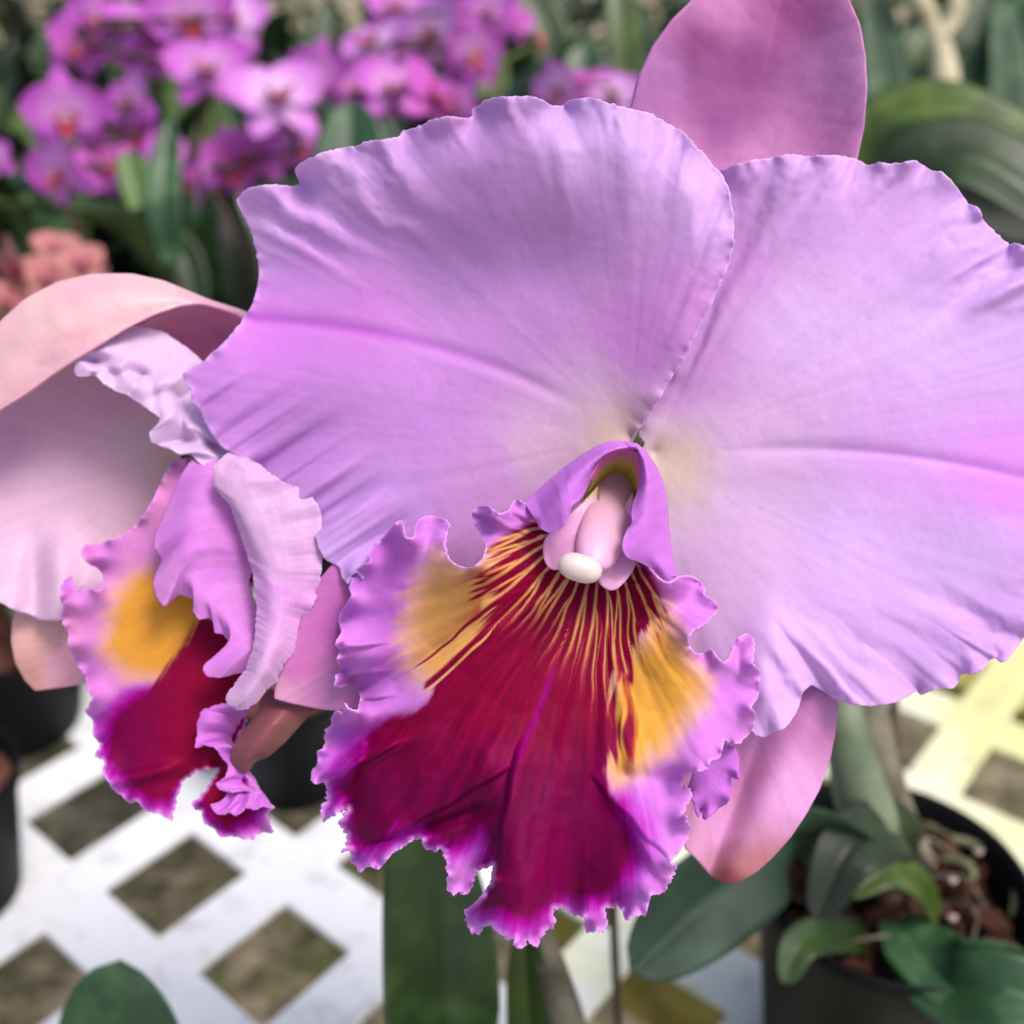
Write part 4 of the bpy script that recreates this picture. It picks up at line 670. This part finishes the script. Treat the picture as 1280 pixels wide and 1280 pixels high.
# rolled side lobe over the lip
loft("side_lobe", [[(262, 570, 2), (240, 575, 4), (228, 592, 6), (217, 618, 7), (205, 645, 8), (194, 668, 9), (192, 685, 10), (200, 695, 9), (203, 702, 8), (196, 715, 10), (191, 730, 11), (195, 745, 11), (204, 759, 12), (215, 750, 10), (224, 742, 9), (236, 746, 9), (245, 750, 10), (242, 764, 12), (248, 775, 12), (262, 772, 10), (270, 780, 9), (268, 792, 11), (280, 793, 9), (290, 805, 9), (298, 818, 10), (293, 826, 12), (278, 824, 12), (262, 826, 12), (253, 835, 13), (258, 846, 13), (275, 847, 12), (295, 841, 10), (315, 838, 8)],
   [(275, 572, 4), (262, 590, 8), (252, 625, 11), (245, 660, 12), (240, 690, 13), (240, 715, 12), (250, 735, 12), (265, 752, 12), (282, 768, 11), (295, 785, 11), (305, 800, 11), (310, 815, 11), (314, 830, 9), (322, 836, 7)],
   [(300, 578, 2), (305, 600, 3), (312, 640, 4), (322, 690, 4), (310, 730, 5), (318, 760, 5), (326, 790, 5), (330, 815, 5), (332, 835, 5)]],
   M_LIP, f2, flat((208, 138, 206), 43, .07, (200, 120, 208), (220, 156, 232)), 260, 60, .241, teeth=.8, und=.8, thick=.0004, seed=45, psm=1)
fan("sepal", (150, 790), 0, [(120, 740, 0), (60, 735, 1), (22, 758, 2), (17, 775, 2), (15, 800, 3), (20, 828, 3), (32, 850, 3), (45, 863, 3), (60, 861, 3), (80, 858, 2), (110, 853, 1), (150, 850, 0)], M_SEPAL, f2, sepcol([(40, 800, 206, 160, 156), (30, 840, 186, 138, 128), (80, 830, 216, 158, 184), (60, 775, 214, 170, 170)], 71), .258, teeth=0, bulge=3, und=1, seed=71, thick=.001)
loft("sepal", [[(338, 862, 0), (328, 874, 2), (322, 893, 4), (306, 913, 5), (294, 932, 6), (290, 946, 6), (293, 958, 6), (305, 966, 5)], [(370, 874, 2), (358, 885, 6), (342, 905, 9), (326, 925, 10), (314, 940, 10), (306, 952, 9), (303, 960, 8), (305, 966, 5)], [(402, 880, 0), (388, 890, 2), (372, 908, 3), (354, 928, 4), (335, 944, 5), (318, 950, 5), (312, 960, 5), (305, 966, 5)]], M_SEPAL, f2, flat((118, 60, 70), 47, .08, (136, 76, 82)), 90, 40, .238, und=.4, thick=.0008, seed=49)
tube("pedicel", [V3(240, 570, .262), V3(270, 575, .28), V3(330, 640, .31), V3(430, 850, .36), V3(560, 1150, .42)], [.003, .0026, .0026, .003], M_STEM, f2)

# ------------------------------------------------------------------ the plant below the flowers
pl = empty("cattleya_plant", ground(660, 1800), "upright broad dark green leaf with dried canes rising from below the front flower", "plant")
base = ground(660, 1800)
lathe("pot", POT(.055, .09), base, M_POT, pl)
pl_top = base + Vector((0, 0, .08))
def lf(px0, py0, D0, px1, py1, D1, width_px, mat, parent, mid=None, facing=None, **k):
    a = V3(px0, py0, D0); b = V3(px1, py1, D1); Dm = (D0 + D1) / 2; m_ = V3(*mid) if mid else (a + b) / 2
    return leaf("leaf", [a, m_, b], width_px * K * Dm, mat, parent, facing=facing, **k)
back = -FW
lf(556, 1420, .355, 520, 985, .325, 146, leafmat("leaf_fresh_green", (44, 68, 28), (66, 94, 42)), pl, mid=(548, 1180, .335), facing=back + np.array([.1, 0, .3]), fold=.25, tip=.2)
lf(672, 1420, .37, 655, 1150, .35, 58, M_LEAFO, pl, facing=back, fold=.4)
tube("cane", [V3(745, 1420, .37), V3(705, 1270, .36), V3(670, 1160, .355), V3(640, 1060, .35)], [.006, .0065, .005, .002], M_CANE, pl)
tube("stake", [V3(776, 1330, .42), V3(769, 1200, .40), V3(764, 1060, .385)], [.0016, .0016, .0016], M_STAKE, pl)
pl2 = empty("orchid_plant", ground(130, 1650), "smooth bluish green leaf tip poking in at the bottom left corner above the lattice", "plant")
lf(150, 1560, .36, 150, 1200, .34, 190, M_LEAFB, pl2, mid=(165, 1360, .345), facing=back + np.array([-.3, 0, .3]), fold=.22, tip=.5)
lathe("pot", POT(.045, .08), ground(130, 1650), M_POT, pl2)

# ------------------------------------------------------------------ potted orchid on the right
pc0 = ground(1112, 1105, .10); pc0.z = 0
pp = empty("potted_orchid", pc0, "black pot of reddish bark chips with grey canes and roots at the lower right", "potted plant")
PR, PH = .0505, .104
pot = lathe("pot", POT(PR, PH), pc0, M_POT, pp, 64)
so_ = lathe("potting_mix", [(.0, 0), (PR * .5, -.0005), (PR * .91, -.001)], pc0 + Vector((0, 0, PH * .82)), M_SOIL, pp)
rnd = random.Random(3)
chips = []
for k in range(4):
    bmv = []
    for z in (-1, 1):
        for a in range(5):
            an = a * 1.2566 + rnd.uniform(-.3, .3); rr = rnd.uniform(.75, 1.1); bmv.append((rr * math.cos(an), rr * math.sin(an) * .65, z * rnd.uniform(.25, .4)))
    me = bpy.data.meshes.new("bark_chip"); me.from_pydata(bmv, [], [(4, 3, 2, 1, 0), (5, 6, 7, 8, 9)] + [(i, (i + 1) % 5, (i + 1) % 5 + 5, i + 5) for i in range(5)]); me.update(); me.materials.append(M_BARK if k < 3 else M_BARK2); chips.append(me)
for i in range(150):
    a = rnd.uniform(0, 6.28); r_ = PR * .84 * math.sqrt(rnd.random()); o = bpy.data.objects.new("bark_chip", chips[i % 4]); s_ = rnd.uniform(.003, .0095)
    o.scale = (s_, s_ * rnd.uniform(.45, 1), s_ * rnd.uniform(.7, 1.6)); o.location = (r_ * math.cos(a), r_ * math.sin(a), PH * .86 + rnd.uniform(-.002, .006)); o.rotation_euler = (rnd.uniform(-1, 1), rnd.uniform(-1, 1), rnd.uniform(0, 6)); link(o, pp)
for i, (x, y) in enumerate(((1222, 1062), (1163, 1078), (1190, 1098), (1190, 1145), (1150, 1165), (1085, 1190))):
    o = tube("perlite_grain", [V3(x - 6, y, .405), V3(x, y + 3, .404), V3(x + 6, y + 1, .405)], [.0006, .0017, .0006], M_PERL, pp, 8, 8)
def PP(dx, dy, z): return pc0 + Vector((dx, dy, z))
leaf("leaf", [V3(1150, 1080, .405), V3(1120, 1040, .385), V3(1060, 1060, .365), V3(1020, 1150, .36)], .021, M_LEAFD, pp, fold=.3)
leaf("leaf", [V3(1090, 1180, .40), V3(1040, 1170, .385), V3(1000, 1180, .375), V3(980, 1230, .37)], .013, M_LEAF, pp, fold=.3)
leaf("leaf", [V3(1170, 1150, .40), V3(1150, 1110, .385), V3(1110, 1090, .375), V3(1060, 1120, .37)], .012, M_LEAFO, pp, fold=.3)
for a_ in range(9):
    q_ = a_ * .7 + .3; tube("dry_root", [PP(PR * .75 * math.cos(q_), PR * .75 * math.sin(q_), PH * .9), PP(PR * .6 * math.cos(q_ + .5), PR * .6 * math.sin(q_ + .5), PH * (.98 + .03 * math.sin(a_ * 3))), PP(PR * .35 * math.cos(q_ + .9), PR * .35 * math.sin(q_ + .9), PH * .9)], [.0004, .0007, .0004], M_CANE, pp, 8, 14)
tube("pseudobulb", [V3(1135, 1115, .405), V3(1085, 1020, .39), V3(1060, 920, .385), V3(1050, 830, .39)], [.003, .0105, .008, .004], M_BULB, pp)
tube("pseudobulb", [V3(1160, 1080, .405), V3(1110, 980, .40), V3(1085, 880, .40), V3(1070, 780, .41)], [.003, .0065, .007, .003], M_CANE, pp)
tube("stake", [PP(-.004, -.004, .07), V3(1117, 990, .42), V3(1117, 860, .44), V3(1116, 740, .46)], .0019, M_STAKE, pp)
for a0, a1, rr_, z_ in ((-.2, 1.0, .97, .006), (.6, 1.7, .9, .012), (-1.3, -.5, .9, .004), (2.2, 3.2, .88, .006), (1.9, 2.6, .7, .008), (.1, .5, .6, .008)):
    aa = np.linspace(a0, a1, 6); tube("root", [PP(PR * (rr_ + .08 * math.sin(7 * a + a0)) * math.cos(a), PR * (rr_ + .08 * math.sin(7 * a + a0)) * math.sin(a), PH * .88 + z_ * (.6 + .5 * math.sin(5 * a))) for a in aa], [.001, .0018, .0021, .0018, .001], M_ROOT, pp)
leaf("leaf", [V3(1110, 1075, .41), V3(1010, 1040, .37), V3(900, 1110, .345), V3(788, 1215, .33)], 128 * K * .35, leafmat("leaf_bottle_green", (20, 46, 30), (32, 66, 44), .6), pp, facing=back + np.array([-.5, 0, -.3]), fold=.3, tip=.6)  # broad leaf in its own dark green
leaf("leaf", [V3(1120, 1150, .40), V3(1150, 1190, .385), V3(1200, 1220, .37), V3(1290, 1200, .36)], .026, M_LEAFB, pp, fold=.3)
leaf("leaf", [V3(1130, 1200, .39), V3(1180, 1235, .37), V3(1260, 1240, .355), V3(1380, 1270, .35)], .024, M_LEAFB, pp, fold=.35)

# ------------------------------------------------------------------ black pots standing in the background and on the floor
def black_pot(loc, r, h, label):
    e = empty("pot", loc, label, "pot", None); lathe("body", POT(r, h), loc, M_POT, e); lathe("soil", [(0, 0), (r * .9, 0)], loc + Vector((0, 0, h * .82)), M_BARK, e)
g_ = ground(20, 905); black_pot(g_, .052, .07, "dark pot at the left edge on the lattice below the pink sepal")
g_ = ground(-60, 1120); black_pot(g_, .045, .075, "black pot cut by the left edge in front of the lattice openings")
g_ = ground(372, 975); black_pot(g_, .036, .07, "small black pot on the lattice under the tip of the curled brown sepal")

# ------------------------------------------------------------------ moth orchids, upper left
def mothcol(p0, p1, lipc):
    def petal(x, y, s, ang):
        return None
    return None
def petal_mesh(name, length, width, cup, tipr, cols, seed, mat=M_MOTH, n_=12, m_=10):
    v = np.linspace(0, 1, n_); s = np.linspace(-1, 1, m_)
    w_ = width / 2 * np.sin(np.clip(v, 0.02, .985) ** tipr * np.pi) ** .6
    X = s[None] * w_[:, None]; Y = v[:, None] * length + 0 * X; Z = cup * (v[:, None] ** 2) * length + .25 * cup * width * (s[None] ** 2) + .0012 * n2(X * 200, Y * 200, seed)
    c = mix(s2l(cols[0]) * np.ones(X.shape + (3,)), s2l(cols[1]) * np.ones(X.shape + (3,)), np.clip(v[:, None] * 1.2 + .35 * np.abs(s[None]) + .25 * n2(X * 90 + seed, Y * 30, seed), 0, 1))
    o = grid_obj(name, np.stack([X, Y, Z], -1), mat, None, c); me = o.data; bpy.data.objects.remove(o); me.name = name; return me
MP = {}
for key, c0, c1 in (("a", (216, 160, 214), (188, 84, 190)), ("b", (230, 200, 230), (200, 118, 206)), ("c", (200, 84, 178), (200, 100, 196)), ("p", (172, 84, 96), (186, 124, 120))):
    MP[key] = dict(petal=petal_mesh("petal", 1.0, 1.15, .18, .8, (c0, c1), 3), sepal=petal_mesh("sepal", 1.0, .62, -.15, .9, (c0, c1), 8),
                   lip=petal_mesh("lip", .55, .38, .9, .8, ((150, 16, 70), (170, 60, 56)), 5), lobe=petal_mesh("lip_lobe", .34, .28, 1.1, .8, ((236, 214, 220), (160, 30, 90)), 7))
def moth_flower(parent, px, py, D, size_px, key, roll, yaw, pit):
    c = V3(px, py, D); sc = size_px * K * D
    root = bpy.data.objects.new("flower", MP[key]['lip']); link(root, parent)
    B = Matrix(((RT[0], UP[0], -FW[0]), (RT[1], UP[1], -FW[1]), (RT[2], UP[2], -FW[2])))
    Rm = B @ Matrix.Rotation(yaw, 3, 'Y') @ Matrix.Rotation(pit, 3, 'X') @ Matrix.Rotation(roll, 3, 'Z')
    M = Matrix.Translation(c - parent.location) @ Rm.to_4x4() @ Matrix.Scale(sc, 4)
    root.matrix_local = M @ Matrix.Rotation(math.pi, 4, 'Z') @ Matrix.Translation((0, 0, .05))
    fix = (Matrix.Rotation(math.pi, 4, 'Z') @ Matrix.Translation((0, 0, .05))).inverted()
    for kind, ang, z in (("petal", 75, .03), ("petal", -75, .03), ("sepal", 0, 0), ("sepal", 140, 0), ("sepal", -140, 0), ("lip_lobe", 125, .06), ("lip_lobe", -125, .06)):
        o = bpy.data.objects.new(kind, MP[key]['lobe' if kind == "lip_lobe" else kind]); link(o, root)
        o.matrix_local = fix @ Matrix.Rotation(R(ang + random.uniform(-7, 7)), 4, 'Z') @ Matrix.Translation((0, .02, z))
def moth_plant(label, base_px, flowers, D, key='a', stempts=None, pot=True, leaves=3, group="moth orchids in flower behind"):
    g = V3(*base_px, D + .05); g.z = 0
    e = empty("moth_orchid", g, label, "moth orchid", group)
    top = V3(flowers[0][0], flowers[0][1], D)
    lathe("pot", POT(.05, .09), g, M_POT, e)
    pts = [g + Vector((0, 0, .08))] + [g + Vector((0, 0, .2))] + [V3(f[0], f[1] + 5, D + .012) for f in sorted(flowers, key=lambda f: -f[1])]
    tube("stem", pts, [.0025, .002, .0014], M_STAKE if key != 'p' else M_STEM, e)
    for i, f in enumerate(flowers):
        moth_flower(e, f[0], f[1], D + f[3] if len(f) > 3 else D, f[2], f[4] if len(f) > 4 else key, random.uniform(-.4, .4), random.uniform(-.8, .8), random.uniform(-.5, .6))
    if key != 'p':
        for i in range(max(2, len(flowers))):
            f = random.choice(flowers); moth_flower(e, f[0] + random.uniform(-34, 34), f[1] + random.uniform(-18, 36), D + .03 + random.uniform(0, .03), random.uniform(26, 42), random.choice('cca'), random.uniform(-.6, .6), random.uniform(-1.1, 1.1), random.uniform(-.7, .8))
    for k in range(leaves):
        a = random.uniform(0, 6.28); d = Vector((math.cos(a), math.sin(a), 0))
        leaf("leaf", [g + Vector((0, 0, .08)), g + d * .06 + Vector((0, 0, .13)), g + d * .15 + Vector((0, 0, .09))], .05, random.choice([M_LEAF, M_LEAFB]), e)
    return e
moth_plant("purple moth orchid with a low cluster of flowers, farthest left beside the frame edge", (130, 420), [(82, 140, 52), (165, 125, 46, .03), (75, 212, 50, -.01), (130, 205, 40, .02, 'c'), (-5, 200, 30), (175, 165, 34, .04, 'c')], .72)
moth_plant("purple moth orchid whose flowers crowd the top edge, left of centre", (230, 420), [(180, 30, 50, .03), (120, 20, 34, .04), (262, 85, 56), (240, 20, 60, .02), (290, 20, 46, .03, 'b'), (190, 70, 36, .04, 'c'), (90, 35, 24, .05)], .78, 'a')
moth_plant("purple moth orchid with a large white-centred flower above a green leaf", (330, 440), [(345, 120, 66, 0, 'b'), (285, 205, 44, .02, 'c'), (255, 215, 30), (320, 190, 44, .02, 'c'), (372, 180, 40, .03), (400, 90, 40, .03)], .74)
moth_plant("pink moth orchid clustered behind the frilled top of the front petal", (520, 460), [(490, 110, 50), (540, 40, 56, .02, 'b'), (590, 60, 40), (540, 120, 52, 0, 'c'), (470, 55, 50, .02, 'b'), (610, 15, 42, .03), (450, 110, 40, .02), (575, 130, 40), (500, 10, 46, .04)], .76)
moth_plant("pale pink moth orchid with two small flowers beside the upright sepal", (730, 460), [(698, 108, 34, 0, 'b'), (768, 118, 36, .02, 'b')], .8)
moth_plant("peach pink moth orchid low at the left edge above the hooded sepal", (30, 560), [(60, 345, 34, 0, 'p'), (20, 330, 36, 0, 'p'), (100, 330, 34, .01, 'p'), (70, 310, 30, .02, 'p'), (10, 375, 34, 0, 'p'), (120, 355, 30, .02, 'p'), (45, 370, 30, .01, 'p'), (-20, 350, 36, .01, 'p')], .62, 'p')
# buds
be = empty("orchid_bud_spray", V3(640, 420, .85), "orange brown buds on a stem just right of the pink moth orchids", "plant")
tube("stem", [V3(645, 460, .86), V3(640, 200, .85), V3(620, 95, .84), V3(675, 50, .85)], [.003, .002, .001], M_STEM, be)
for (x, y, s_) in ((615, 88, 15), (675, 52, 13), (640, 30, 9)):
    tube("bud", [V3(x, y - s_, .84), V3(x, y, .84), V3(x, y + s_, .84)], [.0005, s_ * .75 * K * .84, .0006], M_PEACH, be)

# ------------------------------------------------------------------ leaves behind
gl = "leafy orchids behind the flowers"
def leafy(name, px, py, D, label, specs, cat="plant", pot=True):
    g = V3(px, py, D); g.z = 0
    e = empty(name, g, label, cat)
    if pot: lathe("pot", POT(.05, .09), g, M_POT, e)
    for (pts, wpx, mat) in specs:
        P = [V3(*p) for p in pts]; leaf("leaf", P, wpx * K * pts[1][2], mat, e, facing=back + np.array([0, 0, .5]), fold=.2)
    return e
leafy("leafy_orchid", 1180, 420, .62, "big arching olive leaf crossing behind the right petal at the right edge", [
    (((1070, 330, .62), (1085, 175, .60), (1180, 130, .58), (1330, 190, .56)), 66, M_LEAFO), (((1090, 330, .60), (1130, 240, .56), (1220, 200, .54), (1400, 330, .52)), 110, M_LEAF), (((1060, 330, .64), (1110, 260, .62), (1170, 230, .6), (1300, 300, .58)), 100, M_LEAFD)])
leafy("leafy_orchid", 440, 430, .66, "rounded bluish green leaf standing just above the top left of the front petal", [(((440, 400, .66), (440, 250, .64), (440, 128, .64)), 104, M_LEAFB)])
leafy("leafy_orchid", 205, 420, .70, "narrow grey green leaf hanging between the purple moth orchids", [(((215, 330, .70), (205, 250, .69), (212, 150, .70)), 44, M_LEAFB), (((176, 262, .71), (168, 225, .71), (158, 190, .71)), 40, M_LEAFL)])
leafy("leafy_orchid", 300, 480, .75, "tall dark leaves in the gap between left flower and front petal", [(((300, 420, .8), (300, 330, .78), (285, 240, .78)), 50, M_LEAFD), (((250, 430, .76), (235, 330, .76), (190, 270, .76)), 40, M_LEAF), (((350, 430, .76), (330, 300, .75), (300, 240, .75)), 30, M_LEAF)])
leafy("leafy_orchid", 740, 300, 1.0, "group of upright green leaves between the pink moth orchid and the upright sepal", [(((745, 250, 1.), (735, 120, .98), (728, 45, .98)), 62, M_LEAFB), (((790, 250, 1.), (780, 60, .98), (770, -60, .98)), 40, M_LEAFO), (((700, 250, 1.), (690, 60, .98), (650, -30, .98)), 50, M_LEAF), (((800, 200, 1.05), (810, 60, 1.04), (740, -20, 1.)), 40, M_LEAF)])
leafy("leafy_orchid", 1150, 300, .95, "tangle of bluish green leaves at the top right corner", [(((1130, 260, .9), (1110, 120, .9), (1090, -20, .9)), 60, M_LEAFB), (((1170, 260, .95), (1230, 100, .92), (1290, -10, .9)), 66, M_LEAFB), (((1200, 260, 1.), (1210, 90, .98), (1240, -30, .98)), 56, M_LEAF), (((1100, 250, 1.), (1140, 100, .96), (1180, 10, .96)), 40, M_LEAFO), (((1240, 260, .9), (1260, 120, .9), (1250, 0, .9)), 50, M_LEAFB), (((1060, 250, 1.), (1090, 150, 1.), (1130, 60, 1.)), 50, M_LEAFB)])
ce = empty("dried_cane", V3(1180, 260, .9), "pale dried cane sheath among the leaves at the upper right", "cane")
tube("sheath", [V3(1188, 260, .9), V3(1182, 100, .88), V3(1172, 40, .88)], [.006, .011, .006], M_CREAM, ce)
tube("sheath", [V3(1172, 45, .88), V3(1150, 0, .88), V3(1120, -40, .88)], [.005, .009, .004], M_CREAM, ce)
tube("sheath", [V3(1178, 50, .875), V3(1195, 10, .875), V3(1190, -30, .875)], [.004, .008, .004], M_CREAM, ce)
# rows of generic potted orchids behind
rg = random.Random(11)
MS = [M_LEAF, M_LEAFB, M_LEAFO, M_LEAFD, M_LEAFD, M_LEAF]
proto_meshes = []
for k in range(10):
    L_ = .18; P = [Vector((0, 0, 0)), Vector((.03, 0, .10)), Vector((.075 + .03 * (k % 3), 0, .17 - .02 * (k % 4)))]
    o = leaf("leaf", P, .032 + .006 * (k % 3), MS[k % 6], None, facing=(-.6, 0, .8)); proto_meshes.append(o); 
src = proto_meshes
rows = [(x, y) for y in (1.05, 1.22, 1.42, 1.65, 1.9) for x in np.arange(-.8, .85, .13)]
n_pl = 0
for (x, y) in rows:
    xx, yy = x + rg.uniform(-.04, .04), y + rg.uniform(-.05, .05)
    if abs(xx) > yy * .55 + .05: continue
    e = empty("leafy_orchid", (xx, yy, 0), "strap leaved green orchid in a black pot, one of the rows standing behind the flowers", "plant", gl)
    lathe("pot", POT(.045, .08), (xx, yy, 0), M_POT, e, 20)
    for q in range(rg.randint(7, 10)):
        s0 = src[rg.randrange(10)]; o = s0.copy(); link(o, e)
        sc = rg.uniform(.8, 1.5); o.location = (rg.uniform(-.02, .02), rg.uniform(-.02, .02), .07); o.rotation_euler = (rg.uniform(-.2, .2), rg.uniform(-.5, .3), rg.uniform(0, 6.28)); o.scale = (sc, sc, sc)
    n_pl += 1
for o in src: bpy.data.objects.remove(o)
# far planting: one mass of leaves
rng = np.random.default_rng(4); N = 9000
x = rng.uniform(-2.4, 2.4, N); y = rng.uniform(2.15, 3.6, N); z = rng.uniform(GZ, .75, N)
a = rng.uniform(0, 6.28, N); tl = rng.uniform(-.3, 1.2, N); Ln = rng.uniform(.08, .2, N); Wd = Ln * rng.uniform(.12, .3, N)
d = np.stack([np.cos(a) * np.cos(tl), np.sin(a) * np.cos(tl), np.sin(tl)], 1); sd = np.stack([-np.sin(a), np.cos(a), 0 * a], 1)
c0 = np.stack([x, y, z], 1); up = np.cross(d, sd)
V = np.stack([c0, c0 + d * (Ln * .45)[:, None] + sd * Wd[:, None] * .5 + up * .01, c0 + d * Ln[:, None] - np.array([0, 0, .02]), c0 + d * (Ln * .45)[:, None] - sd * Wd[:, None] * .5 + up * .01], 1).reshape(-1, 3)
me = bpy.data.meshes.new("far_foliage"); me.from_pydata(V.tolist(), [], np.arange(N * 4).reshape(-1, 4).tolist()); me.update()
for m_ in (M_LEAFD, M_LEAF, M_LEAFO, M_LEAFB): me.materials.append(m_)
me.polygons.foreach_set("material_index", rng.choice([0, 0, 1, 2, 3], N).astype(np.int32))
o = bpy.data.objects.new("far_foliage", me); link(o); o['kind'] = 'stuff'; o['label'] = "dense mass of green leaves closing the view behind the orchids"; o['category'] = "foliage"
